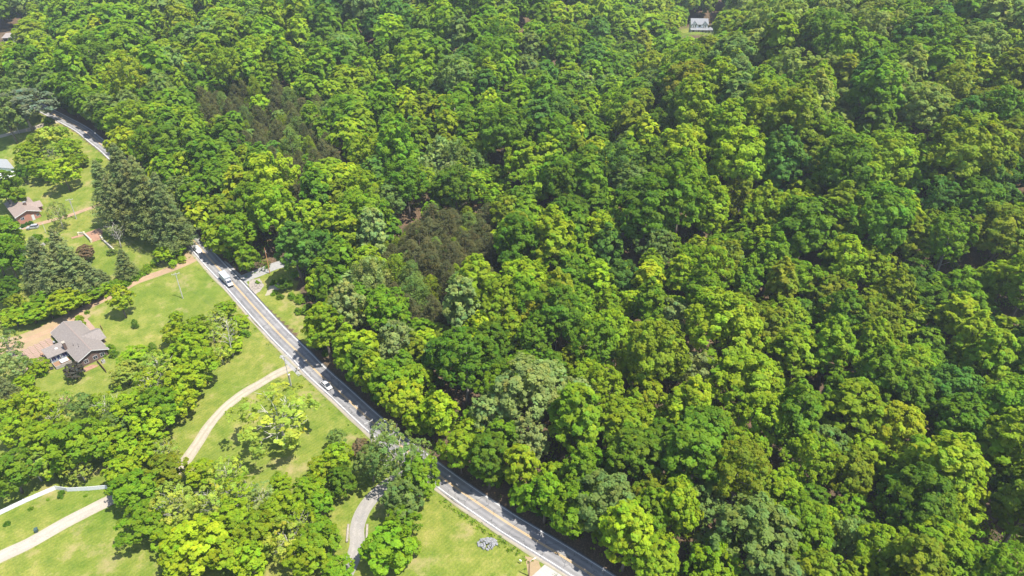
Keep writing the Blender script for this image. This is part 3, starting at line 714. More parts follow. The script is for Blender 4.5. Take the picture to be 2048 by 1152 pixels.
def blocked(x, y, R, m=.62):
    n = len(TREES)
    while len(BL) < n: BL.append((TREES[len(BL)]['x'], TREES[len(BL)]['y'], TREES[len(BL)]['R'] * (.3 if TREES[len(BL)]['kind'] == 'bare' else 1)))
    if blocked.n != n: blocked.a = np.array(BL); blocked.n = n
    a = blocked.a
    return bool(((a[:, 0] - x) ** 2 + (a[:, 1] - y) ** 2 < (m * (a[:, 2] + R)) ** 2).any())
BL = []; blocked.n = -1
# ---- stands of cedar
for si, L in enumerate(([(392,195),(560,185),(640,215),(668,330),(600,420),(560,350),(500,290),(420,240)], [(768,480),(860,420),(978,432),(985,545),(905,622),(800,640),(765,560)], [(745,160),(800,165),(830,215),(765,215)])):
    poly = pxpoly(L, 9.); A = np.array(poly)
    for _ in range(2600):
        x = RNG.uniform(A[:, 0].min(), A[:, 0].max()); y = RNG.uniform(A[:, 1].min(), A[:, 1].max())
        if not inpoly(x, y, poly): continue
        R = RNG.uniform(2.4, 5.0)
        if any((t['x'] - x) ** 2 + (t['y'] - y) ** 2 < (.64 * (t['R'] + R)) ** 2 for t in TREES if t['kind'] == 'cedar'): continue
        if any((t['x'] - x) ** 2 + (t['y'] - y) ** 2 < (.5 * t['R'] + .7 * R) ** 2 for t in TREES if t['kind'] != 'cedar'): continue
        add_tree(x, y, 'cedar', R, R * RNG.uniform(2.5, 3.5) * (1.3 if si == 0 else 1), str(RNG.choice([CE, OL, GG], p=[.8, .12, .08])), part='cedar', zone=('in the long brown cedar stand upslope of the pines', 'in the brown cedar stand amid the green wood', 'in the small cedar knot high on the slope')[si])
CED = [pxpoly(L, 9.) for L in ([(392,195),(560,185),(640,215),(668,330),(600,420),(560,350),(500,290),(420,240)], [(768,480),(860,420),(978,432),(985,545),(905,622),(800,640),(765,560)])]
def project(p):
    X, Y, Z = p[0], p[1], p[2] - CAMH
    dep = Y * CP - Z * SP; up = Y * SP + Z * CP
    return 1024 + FPX * X / dep, 576 - FPX * up / dep, dep
# ---- the rest of the wood
KEEP = [(1370, 36, 1430, 69, 590), (0, 58, 46, 84, 560), (484, 512, 606, 560, 225), (500, 545, 610, 600, 215)]   # views kept open: the far house, the side road
def zone_pick(px, py):  # right-hand mixes use lighter leaf colours to make up for the slope's shade
    if py < 260 and px > 1480: W = [(GO2, .40), (OL, .16), (FG, .16), (MG, .08), (BG, .06), (YG, .14)]
    elif px > 1480 and py < 620: W = [(DG, .08), (MG, .22), (OL, .22), (YG, .22), (BG, .10), (FG, .16)]
    elif px > 1250: W = [(YG, .26), (FG, .22), (MG, .18), (OL, .16), (GG, .10), (BY, .08)]
    elif py < 170 and px > 600: W = [(FG, .3), (MG, .3), (YG, .2), (BG, .12), (GG, .08)]
    elif px < 700 and py < 300: W = [(YG, .32), (FG, .32), (OL, .08), (MG, .14), (GG, .10), (BY, .04)]
    else: W = [(YG, .24), (FG, .30), (MG, .20), (BY, .08), (BG, .06), (PG, .05), (OL, .07)]
    r = RNG.random(); s = 0
    for c, w in W:
        s += w
        if r < s: return c
    return W[0][0]
# the row of trees whose crowns overhang the verge
s_ = 3.0
while s_ < len(ROADC) - 4:
    i = int(s_); kd = str(RNG.choice(['broad', 'tall', 'mid'], p=[.4, .4, .2])); R0, H0, _ = SPEC[kd]; sc = RNG.uniform(.72, .95); R = R0 * sc
    off = max(5.6, 1.7 + R * RNG.uniform(.72, .9)); x, y = ROADC[i][:2] + side_normals(ROADC)[i] * off; s_ += R * RNG.uniform(.62, .85)
    px, py, dp = project((x, y, ROADC[i][2] + 10))
    if inpoly(x, y, CLEARING) or 440 < px < 650 and 440 < py < 690 or 480 < px < 640 and py < 690 and py > 400: continue
    if blocked(x, y, R, .45): continue
    add_tree(x, y, kd, R, H0 * sc * RNG.uniform(.9, 1.1), str(RNG.choice([YG, FG, MG, BY, GG], p=[.3, .3, .18, .12, .1])), part='wood')
nfill = 0
GAPS = [(gx_, gy_) for gx_ in np.arange(-330, 330, 3.0) for gy_ in np.arange(84, 430, 3.0)]
RNG.shuffle(GAPS)
for it in range(14000 + len(GAPS)):
    if it < 14000:
        dep = math.sqrt(RNG.uniform(90 ** 2, 860 ** 2)); u = RNG.uniform(-.86, .86)
        x = u * dep; y = RNG.uniform(60, 860)
    else: x, y = GAPS[it - 14000] + RNG.uniform(-1, 1, 2)
    if abs(x) > .80 * (y * CP + 70) + 25: continue
    z = float(terrain(x, y))
    px, py, dp = project((x, y, z + 15))
    if px < -60 or px > 2110 or py < -45 or py > 1230: continue
    kd = str(RNG.choice(['broad', 'tall', 'fine', 'mid'], p=[.45, .29, .16, .10]) if it < 14000 else RNG.choice(['mid', 'tall'], p=[.75, .25]))
    R0, H0, _ = SPEC[kd]; sc = float(np.clip(RNG.normal(1.0, .2), .62, 1.42)) * (1.28 if px > 1350 and py < 480 else 1.0); R = R0 * sc
    if it >= 14000 and (dp > 400 or dp < 80): continue
    sd = float(side(x, y))
    wood = sd > 3.2 + .62 * R or inpoly(x, y, TOPWOOD)
    if not wood or abs(sd) < 3.2 + .62 * R: continue
    if inpoly(x, y, BARNLOT) or inpoly(x, y, CLEARING): continue
    if any(inpoly(x, y, c) for c in CED) and RNG.random() > (.16 if it < 14000 else .3): continue
    ok = True
    if dp > 300 and math.hypot(x - 145, y - 575) > 55:
        k = np.linspace(.45, .97, 26); top_z = z + H0 * sc
        if (terrain(x * k, y * k) + 14 > CAMH + (top_z - CAMH) * k + 1.5).any(): continue
    top = project((x, y, z + H0 * sc)); mid = project((x, y, z + H0 * sc * .5)); rp = R * FPX / mid[2]
    for a, b, c, d, dd in KEEP:
        if mid[2] < dd and mid[0] + rp * .8 > a and mid[0] - rp * .8 < c and top[1] < d and mid[1] + rp > b: ok = False
    if math.hypot(x - 145, y - 558) < 11 + R * .5: ok = False
    if not ok or blocked(x, y, R, .63 if it < 14000 else .70): continue
    far = dp > 330
    add_tree(x, y, kd, R, H0 * sc * RNG.uniform(.85, 1.12), zone_pick(px, py), part='wood'); nfill += 1
# low trees and saplings that close the wood's edge along the road
for s_ in np.arange(4, len(ROADC) - 1, 2.6):
    p = ROADC[int(s_)]; nn = side_normals(ROADC)[int(s_)]
    off = RNG.uniform(6.2, 8.6); x, y = p[:2] + nn * off
    if inpoly(x, y, CLEARING) or RNG.random() < .22: continue
    px, py, dp = project((x, y, p[2] + 3))
    if 470 < px < 640 and py < 680 and py > 505: continue
    kd = str(RNG.choice(['mid', 'shrub'], p=[.55, .45])); R = RNG.uniform(2.2, 3.3) if kd == 'mid' else RNG.uniform(1.3, 2.2)
    add_tree(x, y, kd, R, R * (2.3 if kd == 'mid' else 1.5), str(RNG.choice([FG, MG, YG, DG])), part='edge')

# ---- build: the trees that show largest are things of their own, the far rest is one mass
for t in TREES:
    t['z'] = float(terrain(t['x'], t['y']))
    px, py, dp = project((t['x'], t['y'], t['z'] + t['H'] * .6)); t['px'], t['py'], t['dp'] = px, py, dp
    t['app'] = t['R'] * FPX / dp
    t['seen'] = -t['app'] < px < 2048 + t['app'] and -1.2 * t['app'] < py < 1152 + 1.2 * t['app']
wood = sorted([t for t in TREES if t['part'] == 'wood' and t['seen']], key=lambda t: -t['app'])
cut = set(id(t) for t in wood[:300])
mass = [t for t in TREES if t['part'] == 'wood' and id(t) not in cut]
single = [t for t in TREES if not (t['part'] == 'wood' and id(t) not in cut) and (t['seen'])]
print('trees', len(TREES), 'single', len(single), 'mass', len(mass), 'fill', nfill)
KINDWORD = {'broad': 'round-crowned tree', 'tall': 'tall-crowned tree', 'fine': 'feathery-crowned tree', 'mid': 'bushy tree', 'sparse': 'thin-leaved tree',
            'droop': 'drooping-crowned tree', 'pine': 'tall pine', 'cedar': 'cedar', 'shrub': 'shrub', 'bare': 'half-bare tree'}
NAME = {'broad': 'broadleaf_tree', 'tall': 'tall_broadleaf_tree', 'fine': 'feathery_tree', 'mid': 'bushy_tree', 'sparse': 'thin_leaved_tree', 'droop': 'drooping_tree', 'pine': 'pine_tree', 'cedar': 'cedar_tree', 'shrub': 'shrub', 'bare': 'half_bare_tree'}
def wood_zone(t):
    sd = float(side(t['x'], t['y'])); px, py = t['px'], t['py']
    if t['part'] == 'edge': pre = 'verge'
    elif sd < 20: pre = 'roadside'
    elif sd < 55: pre = 'lower-wood'
    elif sd < 120: pre = 'mid-wood'
    else: pre = 'upper-wood'
    if py < 130 and 1250 < px < 1500: sec = 'near the white hillside house'
    elif px < 520 and py < 330: sec = 'beyond the tall pines'
    elif px < 640 and py < 560: sec = 'above the box truck'
    elif px < 760 and py < 760: sec = 'opposite the front lawn'
    elif px < 1000 and py < 640 and py > 400: sec = 'by the cedar stand'
    elif px < 1000 and py <= 400: sec = 'above the cedar stand'
    elif px < 1050: sec = 'above the white sedan'
    elif px < 1400 and py > 800: sec = 'above the lower road'
    elif py > 800: sec = 'in the bottom right corner'
    elif px > 1600 and py < 300: sec = 'on the right-hand ridge'
    elif px > 1600: sec = 'on the right-hand slope'
    elif py < 350: sec = 'below the white hillside house'
    else: sec = 'in the centre of the slope'
    t['pre'] = pre; return sec
ORD = ['first', 'second', 'third', 'fourth', 'fifth', 'sixth', 'seventh', 'eighth', 'ninth', 'tenth', 'eleventh', 'twelfth', 'thirteenth', 'fourteenth', 'fifteenth', 'sixteenth', 'seventeenth', 'eighteenth', 'nineteenth', 'twentieth']
buckets = {}
for t in single:
    t['zone'] = t.get('zone') or wood_zone(t)
    size = '' if t['kind'] in ('shrub', 'pine', 'cedar') else ('large ' if t['R'] > 6.6 else 'small ' if t['R'] < 3.4 else '')
    kw = KINDWORD[t['kind']]
    if 'pre' in t: kw = ' '.join(kw.split()[:-1] + [t['pre'], kw.split()[-1]])
    t['desc'] = f"{size}{t['col']} {kw}"
    buckets.setdefault((t['desc'], t['zone']), []).append(t)
for (d, zn), L in buckets.items():
    L.sort(key=lambda t: t['px'])
    for i, t in enumerate(L):
        t['label'] = f'{d} {zn}' if len(L) == 1 else f'{d} {zn}, {ORD[i] if i < 20 else str(i + 1) + "th"} from left'
        t['grp'] = {'garden': 'garden trees and shrubs', 'wood': 'trees of the hillside wood', 'cedar': 'cedars in the brown stands', 'edge': 'saplings along the wood edge'}[t['part']]
def col_of(t, rng):
    c = np.array(PAL[t['col']]) * rng.uniform(.87, 1.13) * rng.uniform(.95, 1.05, 3)
    return c
r2 = np.random.default_rng(5)
for t in single:
    kd = t['kind']; R0, H0, n_ = SPEC[kd]; V, T, cm, tm = PROTO[kd][int(r2.integers(n_))]
    s = t['R'] / R0; sz = t['H'] / H0
    o = empty(NAME[kd], (t['x'], t['y'], t['z'] - .05), r2.uniform(0, 6.28), t['label'], 'shrub' if kd == 'shrub' else 'tree', t['grp'])
    o.scale = (s, s * r2.uniform(.9, 1.1), sz)
    o.rotation_euler[0] = r2.normal(0, .03); o.rotation_euler[1] = r2.normal(0, .03)
    c = link('crown', cm, o); cc = col_of(t, r2); c.color = (*cc, 1)
    link('trunk', tm, o)
VV = []; TT = []; CC = []
for t in mass:
    kd = t['kind']; R0, H0, n_ = SPEC[kd]; V, T, cm, tm = PROTO[kd][int(r2.integers(n_))]
    nq = len(V) // 4; take = int(np.clip((1000 if t['kind'] != 'mid' else 520) * (260 / t['dp']) ** 1.3, 300, 1150)) if t['seen'] else 500
    keep = r2.choice(nq, min(take, nq), replace=False); Q = V.reshape(-1, 4, 3)[keep]; c0 = Q.mean(1, keepdims=True)
    Q = c0 + (Q - c0) * math.sqrt(nq / take) * .92
    a = r2.uniform(0, 6.28); ca, sa = math.cos(a), math.sin(a); s = t['R'] / R0
    W = np.stack([(Q[..., 0] * ca - Q[..., 1] * sa) * s + t['x'], (Q[..., 0] * sa + Q[..., 1] * ca) * s + t['y'], Q[..., 2] * t['H'] / H0 + t['z']], -1)
    VV.append(W.reshape(-1, 3)); TT.append(T.reshape(-1, 4, 3)[keep].reshape(-1, 3)); CC.append(np.repeat(col_of(t, r2)[None], len(keep) * 4, 0))
VV = np.concatenate(VV); me = np_mesh('far_wood', VV, np.arange(len(VV), dtype=np.int32).reshape(-1, 4), [M['leaf_mass']], {'tint': np.concatenate(TT), 'leafcol': np.concatenate(CC)})
tag(link('far_wood', me), 'far hillside wood of mixed green trees running up to the top', 'wood', kind='stuff')
# undergrowth on the wood's floor and weeds along the verge
def scatter(name, spots, cols, label, cat, n=14, size=.34, rad=.7, hgt=.8):
    rg = np.random.default_rng(77); P = []; N = []; T = []; K = []
    for (x, y), ci in zip(spots, rg.integers(0, len(cols), len(spots))):
        z = float(terrain(x, y)); s = rg.uniform(.6, 1.5); d = unit(rg.normal(size=(n, 3)) + np.array([0, 0, .6]))
        p = np.array([x, y, z + .1]) + np.abs(d) * np.sign(np.c_[d[:, :2], np.ones(n)]) * np.array([rad, rad, hgt]) * s * rg.uniform(.5, 1, (n, 1))
        P.append(p); N.append(unit(d + rg.normal(size=(n, 3)) * .4)); T.append(np.repeat(np.full((1, 3), rg.uniform(.75, 1.25)), n, 0)); K.append(np.repeat(np.array(PAL[cols[ci]])[None], n, 0))
    P = np.concatenate(P); V = leaf_quads(P, np.concatenate(N), np.full(len(P), size), rg)
    me = np_mesh(name, V, np.arange(len(V), dtype=np.int32).reshape(-1, 4), [M['leaf_mass']], {'tint': np.repeat(np.concatenate(T), 4, 0), 'leafcol': np.repeat(np.concatenate(K), 4, 0)})
    return tag(link(name, me), label, cat, kind='stuff')
sp = []
TA = np.array([(t['x'], t['y'], t['R'] * (.2 if t['kind'] == 'bare' else 1)) for t in TREES])
while len(sp) < 7000:
    y = RNG.uniform(80, 400); x = RNG.uniform(-.8 * y - 10, .8 * y + 40)
    sd = float(side(x, y))
    if sd > 7.5 and not inpoly(x, y, CLEARING) and (((TA[:, 0] - x) ** 2 + (TA[:, 1] - y) ** 2) > (.8 * TA[:, 2]) ** 2).all(): sp.append((x, y))
scatter('undergrowth', sp, [MG, DG, FG, OL], 'low green undergrowth on the floor of the wood', 'undergrowth', 22, .55, 1.6, 3.4)
sp = []
NRM = side_normals(ROADC)
for i in range(2, 150):
    for k in range(7):
        j = i + RNG.random(); a = ROADC[i] ; side = RNG.random() < .35
        off = RNG.uniform(5.2, 9.0) if side else -RNG.uniform(4.6, 6.2)
        q = a[:2] + NRM[i] * off + RNG.normal(0, .4, 2); px, py, _d = project((q[0], q[1], a[2]))
        if not side and not (880 < px < 1060 and py > 1000 or RNG.random() < .08): continue
        if side and RNG.random() < .4: continue
        if inpoly(*q, CLEARING): continue
        sp.append(tuple(q))
scatter('roadside_weeds', sp, [FG, MG, YG], 'green weeds and tufts along the road verges', 'weeds', 10, .26, .5, .35)

# =====================================================================================
# buildings
# =====================================================================================
def gable_roof(x0, x1, hw, ze, zr, th=.16, axis='x', cx=0.):
    k = th
    prof = [(cx - hw, ze), (cx, zr), (cx + hw, ze), (cx + hw, ze - k), (cx, zr - k), (cx - hw, ze - k)]
    return MB().prism(prof, x0, x1, axis)
def window(parent, x, y, z, w, h, face, frame='white_paint', pane='glass_dark'):
    """window set in a wall; face is the outward direction '+x','-x','+y','-y'"""
    ax, sg = face[1], 1 if face[0] == '+' else -1
    f = MB(); t = .07
    def b(mb, a0, a1, z0, z1, d0, d1):
        d0, d1 = sorted((sg * d0, sg * d1))
        if ax == 'x': mb.box(x + d0, x + d1, y + a0, y + a1, z0, z1)
        else: mb.box(x + a0, x + a1, y + d0, y + d1, z0, z1)
    b(f, -w / 2 - t, -w / 2, z - t, z + h + t, -.02, .06); b(f, w / 2, w / 2 + t, z - t, z + h + t, -.02, .06)
    b(f, -w / 2, w / 2, z - t, z, -.02, .06); b(f, -w / 2, w / 2, z + h, z + h + t, -.02, .06); b(f, -.025, .025, z, z + h, .035, .05)
    p = MB(); b(p, -w / 2, w / 2, z, z + h, .005, .03)
    wo = f.build('window', M[frame], parent); p.build('pane', M[pane], wo); return wo
def pent(hw, ze, zr, z0=-.6): return [(-hw, z0), (hw, z0), (hw, ze), (0, zr), (-hw, ze)]

# ---- the grey-roofed brick house on the near lawn
def grey_house():
    c = (-144.9, 184.4); z = float(terrain(*c)) - .55
    h = empty('brick_house', (*c, z), math.radians(-42), 'long brown brick house with grey shingle roof and side wings on the lawn', 'house')
    w = MB(); w.prism(pent(4.1, 2.75, 4.6), -11.6, 11.6); w.build('wall', M['brick_brown'], h)
    MB().prism([(.9 - 3.5, -.6), (.9 + 3.5, -.6), (.9 + 3.5, 2.75), (.9, 4.0), (.9 - 3.5, 2.75)], 4.12, 6.2, 'y').build('wing_wall', M['brick_brown'], h)
    MB().prism([(-2.2, -.6), (2.1, -.6), (2.1, 2.45), (-2.2, 3.15)], -9.9, -4.12, 'y').build('wing_wall', M['siding_blue'], h)
    r = gable_roof(-12.2, 12.2, 4.8, 2.75, 4.95).build('roof', M['shingle_grey'], h)
    g = gable_roof(.6, 6.8, 4.2, 2.78, 4.55, .15, 'y', .9).build('cross_roof', M['shingle_grey'], h)
    MB().prism([(-2.75, 3.45), (2.75, 2.6), (2.75, 2.47), (-2.75, 3.32)], -10.5, -4.2, 'y').build('wing_roof', M['shingle_grey'], h)
    rc = MB(); rc.box(-12.2, 12.2, -.14, .14, 4.92, 4.99); rc.build('ridge_cap', M['shingle_brown'], r)
    f = MB()
    for x in (-12.26, 12.2):
        for s in (-1, 1): f.poly([(x, s * 4.84, 2.52), (x + .06, s * 4.84, 2.52), (x + .06, 0, 4.74), (x, 0, 4.74), (x, s * 4.84, 2.74), (x + .06, s * 4.84, 2.74), (x + .06, 0, 4.95), (x, 0, 4.95)],
                                 [(0, 1, 2, 3), (4, 7, 6, 5), (0, 4, 5, 1), (1, 5, 6, 2), (2, 6, 7, 3), (3, 7, 4, 0)])
    f.build('barge_board', M['white_paint'], r)
    for s in (-1, 1): MB().box(-12.2, 12.2, s * 4.8 - .05 + (.07 if s > 0 else -.07), s * 4.8 + .05 + (.07 if s > 0 else -.07), 2.5, 2.66).build('gutter', M['timber_grey'], r)
    ch = MB(); ch.box(1.0, 2.3, -5.1, -4.3, 2.4, 5.4); ch.build('chimney', M['brick_brown'], h)
    MB().box(.92, 2.38, -5.18, -4.22, 5.4, 5.55).build('chimney_cap', M['concrete'], h)
    for x, y in ((6.0, -1.8), (4.6, -1.5), (3.4, -2.6)): MB().tube([(x, y, 3.6), (x, y, 4.6)], .08, 8).build('vent_pipe', M['dark_trim'], r)
    MB().poly([(-.7, -7.2, 3.18), (.1, -7.2, 3.06), (.1, -6.4, 3.06), (-.7, -6.4, 3.18), (-.7, -7.2, 3.26), (.1, -7.2, 3.14), (.1, -6.4, 3.14), (-.7, -6.4, 3.26)],
              [(0, 3, 2, 1), (4, 5, 6, 7), (0, 1, 5, 4), (1, 2, 6, 5), (2, 3, 7, 6), (3, 0, 4, 7)]).build('skylight', M['tub_cover'], h)
    for y in (-2.4, .4, 2.6): window(h, 11.6, y, .9, 1.2, 1.2, '+x')
    for x in (6.0, 9.0): window(h, x, -4.1, .9, 1.5, 1.2, '-y')
    for x in (-8.5, -5.0): window(h, x, -4.1, .9, 1.4, 1.1, '-y')
    for y in (-9.0, -7.3, -5.6): window(h, 2.1, y, .5, 1.3, 1.6, '+x', pane='blue_dark')
    for y in (-9.7, -7.0, -4.9): MB().box(2.5, 2.64, y - .07, y + .07, -.1, 2.5).build('porch_post', M['white_paint'], h)
    window(h, .9, 6.2, .9, 1.8, 1.2, '+y')
    d = MB(); d.box(-2.2, -1.2, 6.14, 6.24, -.1, 2.0); d.build('door', M['door_red'], h)
    return h, c, z
gh, ghc, ghz = grey_house()
GHA = math.radians(-42)
def gh_loc(x, y, z=0):
    X = ghc[0] + x * math.cos(GHA) - y * math.sin(GHA); Y = ghc[1] + x * math.sin(GHA) + y * math.cos(GHA)
    return (X, Y, float(terrain(X, Y)) + z)
def on_gh(name, x, y, label, cat, group=None, rz=0, z=0): return empty(name, gh_loc(x, y, z), GHA + rz, label, cat, group)
dk = on_gh('wooden_deck', 4.7, -7.6, 'small raised timber deck between house wings holding the hot tub', 'deck')
for i in range(12): MB().box(-1.9, 1.9, -2.3 + i * .385, -2.3 + i * .385 + .36, .38, .43).build('plank', M['timber'], dk)
for x in (-1.8, 1.8):
    for y in (-2.2, 2.2): MB().box(x - .07, x + .07, y - .07, y + .07, -.3, .38).build('post', M['timber'], dk)
for q in ((-1.9, 1.9, -2.42, -2.32), (1.92, 2.0, -2.32, 2.3)):
    for zz in (.0, .2, .5, .72, .94): MB().box(q[0], q[1], q[2], q[3], zz, zz + .16).build('rail', M['timber_grey'], dk)
tb = on_gh('hot_tub', 4.9, -6.9, 'square hot tub with white cover on the timber deck', 'hot tub', z=.44)
MB().box(-1.1, 1.1, -1.1, 1.1, 0, .62).build('shell', M['timber'], tb, bevel=.05)
MB().box(-1.16, -.02, -1.16, 1.16, .63, .74).build('cover', M['tub_cover'], tb, bevel=.03); MB().box(.02, 1.16, -1.16, 1.16, .63, .74).build('cover', M['tub_cover'], tb, bevel=.03)
ac = on_gh('air_conditioner', 14.1, 1.6, 'boxy pale air conditioner unit beside the brown screen fence', 'air conditioner')
MB().box(-.5, .5, -.5, .5, 0, .95).build('cabinet', M['concrete_pale'], ac, bevel=.04); MB().tube([(0, 0, .955), (0, 0, .99)], .38, 16).build('fan_grille', M['dark_trim'], ac)
MB().box(-.6, .6, -.6, .6, -.3, -.005).build('base_pad', M['concrete'], ac)
def plank_fence(name, A, B, h, mat, label, cat, pw=1.2, group=None, post=True):
    A = np.array(A, float); B = np.array(B, float); L = float(np.linalg.norm(B[:2] - A[:2])); a = math.atan2(B[1] - A[1], B[0] - A[0])
    o = empty(name, (A[0], A[1], A[2]), a, label, cat, group); n = max(1, round(L / pw)); s = L / n
    for i in range(n):
        z = float(terrain(A[0] + (B[0] - A[0]) * (i + .5) / n, A[1] + (B[1] - A[1]) * (i + .5) / n)) - A[2]
        MB().box(i * s + .05, (i + 1) * s - .05, -.03, .03, z + .05, z + h).build('panel', M[mat], o)
        if post: MB().box(i * s - .05, i * s + .05, -.06, .06, z - .3, z + h + .1).build('post', M[mat], o)
    return o
plank_fence('screen_fence', gh_loc(12.6, .3), gh_loc(20.3, .1), 1.5, 'timber', 'short brown timber screen fence running out from the house gable', 'fence')
plank_fence('garden_edge_fence', gh_loc(-2.5, 8.2), gh_loc(-5.6, 8.6), 1.0, 'timber', 'low brown timber fence beside the brick path', 'fence')
plank_fence('patio_fence', gh_loc(-3.6, -19.0), gh_loc(.8, -19.6), 1.0, 'timber', 'low brown fence at the outer end of the stone patio', 'fence')
pt = MB()
for i in range(13):
    for j in range(7):
        x = -12.6 + i * 1.0; y = -17.6 + j * 1.0 * 1.75
        if x > -3.0 and y > -11: continue
        jj = random.uniform(-.02, .02)
        X, Y, Z = gh_loc(x + .5, y + .8); pt.obox((X, Y), GHA, .48, .84, Z - .3, Z + .09 + jj)
tag(pt.build('patio', M['paver']), kind='structure')
pd = MB()
for x0, x1, y0, y1 in ((12.3, 14.6, -4.4, -.2),):
    X, Y, Z = gh_loc((x0 + x1) / 2, (y0 + y1) / 2); pd.obox((X, Y), GHA, (x1 - x0) / 2, (y1 - y0) / 2, Z - .3, Z + .08)
tag(pd.build('gable_terrace', M['dirt_red']), kind='structure')
gr = on_gh('barbecue_grill', -7.6, -5.6, 'small barbecue grill with white lid standing on the patio', 'grill')
MB().box(-.5, .5, -.3, .3, .55, .85).build('fire_box', M['dark_trim'], gr); MB().loft([[(-.5, -.3, .86), (.5, -.3, .86), (.5, .3, .86), (-.5, .3, .86)], [(-.45, -.16, 1.1), (.45, -.16, 1.1), (.45, .16, 1.1), (-.45, .16, 1.1)]]).build('lid', M['steel'], gr)
for x in (-.42, .42):
    for y in (-.22, .22): MB().box(x - .03, x + .03, y - .03, y + .03, 0, .55).build('leg', M['dark_trim'], gr)
for i, (x, y, s, mt, lb) in enumerate([(-5.6, -8.0, .55, 'stone_tan', 'tan'), (-4.5, -10.6, .5, 'bin_green', 'dark')]):
    o = on_gh('patio_planter', x, y, f'round {lb} planter standing on the stone patio', 'planter')
    MB().tube([(0, 0, .09), (0, 0, .5)], [s * .7, s], 12).build('pot', M[mt], o)
    MB().tube([(0, 0, .5), (0, 0, .7), (.05, 0, .9)], [s * .95, s * .8, .1], 9).build('soil', M['dirt_red'], o)
for i, (x, y) in enumerate([(-2.2, -14.2), (-1.2, -12.6)]):
    o = on_gh('patio_chair', x, y, ('pale patio chair at the outer corner of the patio', 'pale patio chair nearest the blue wing wall')[i], 'chair', rz=i * 1.3)
    MB().box(-.3, .3, -.3, .3, .4, .46).build('seat', M['tub_cover'], o); MB().box(-.3, .3, .26, .32, .46, .95).build('backrest', M['tub_cover'], o)
    for lx in (-.26, .26):
        for ly in (-.26, .26): MB().box(lx - .025, lx + .025, ly - .025, ly + .025, 0, .4).build('leg', M['steel'], o)
lc = empty('garden_bench', at(104, 739), .4, 'small dark garden bench alone on the back lawn', 'bench')
MB().box(-.5, .5, -.3, .3, .35, .45).build('seat', M['dark_trim'], lc); MB().box(-.5, .5, .24, .32, .45, .9).build('backrest', M['dark_trim'], lc)
for lx in (-.42, .42): MB().box(lx - .04, lx + .04, -.25, .25, 0, .35).build('leg', M['dark_trim'], lc)
# rubble bed of the patio garden
def rocks(name, cx, cy, rx, ry, n, s0, s1, mat, label, cat, kind=None, heap=.0):
    o = None
    rg = np.random.default_rng(int(abs(cx * 7)) + n); shapes = []
    for k in range(4):
        bm = bmesh.new(); bmesh.ops.create_icosphere(bm, subdivisions=1, radius=1)
        for v in bm.verts: v.co *= rg.uniform(.7, 1.2)
        for v in bm.verts: v.co.z *= .7
        m_ = bpy.data.meshes.new('stone'); bm.to_mesh(m_); bm.free(); m_.materials.append(M[mat]); shapes.append(m_)
    z0 = float(terrain(cx, cy)); o = empty(name, (cx, cy, z0), 0, label, cat)
    for i in range(n):
        a = rg.uniform(0, 6.28); r = rg.random() ** .62; x = r * math.cos(a) * rx; y = r * math.sin(a) * ry; s = rg.uniform(s0, s1)
        c = link('stone', shapes[i % 4], o); c.location = (x, y, float(terrain(cx + x, cy + y)) - z0 + s * .3 + heap * (1 - r) * rg.uniform(.3, 1)); c.scale = (s, s * rg.uniform(.7, 1.1), s * rg.uniform(.7, 1)); c.rotation_euler = tuple(rg.uniform(0, 3, 3))
    return o
X, Y, Z = gh_loc(-3.5, -17.2); rocks('garden_rockery', X, Y, 1.8, 3.0, 46, .14, .34, 'stone_tan', 'loose tan stones of the garden bed at the patio end', 'rockery')
p = at(975, 1088); rocks('boulder_pile', p[0], p[1], 2.5, 1.6, 120, .22, .5, 'stone_white', 'pile of white boulders on the lawn beside the road', 'rock pile', heap=1.3)
p = at(512, 573); rocks('verge_stones', p[0], p[1], 2.0, 2.6, 55, .15, .36, 'stone_tan', 'scattered pale stones at the side road mouth', 'stones')

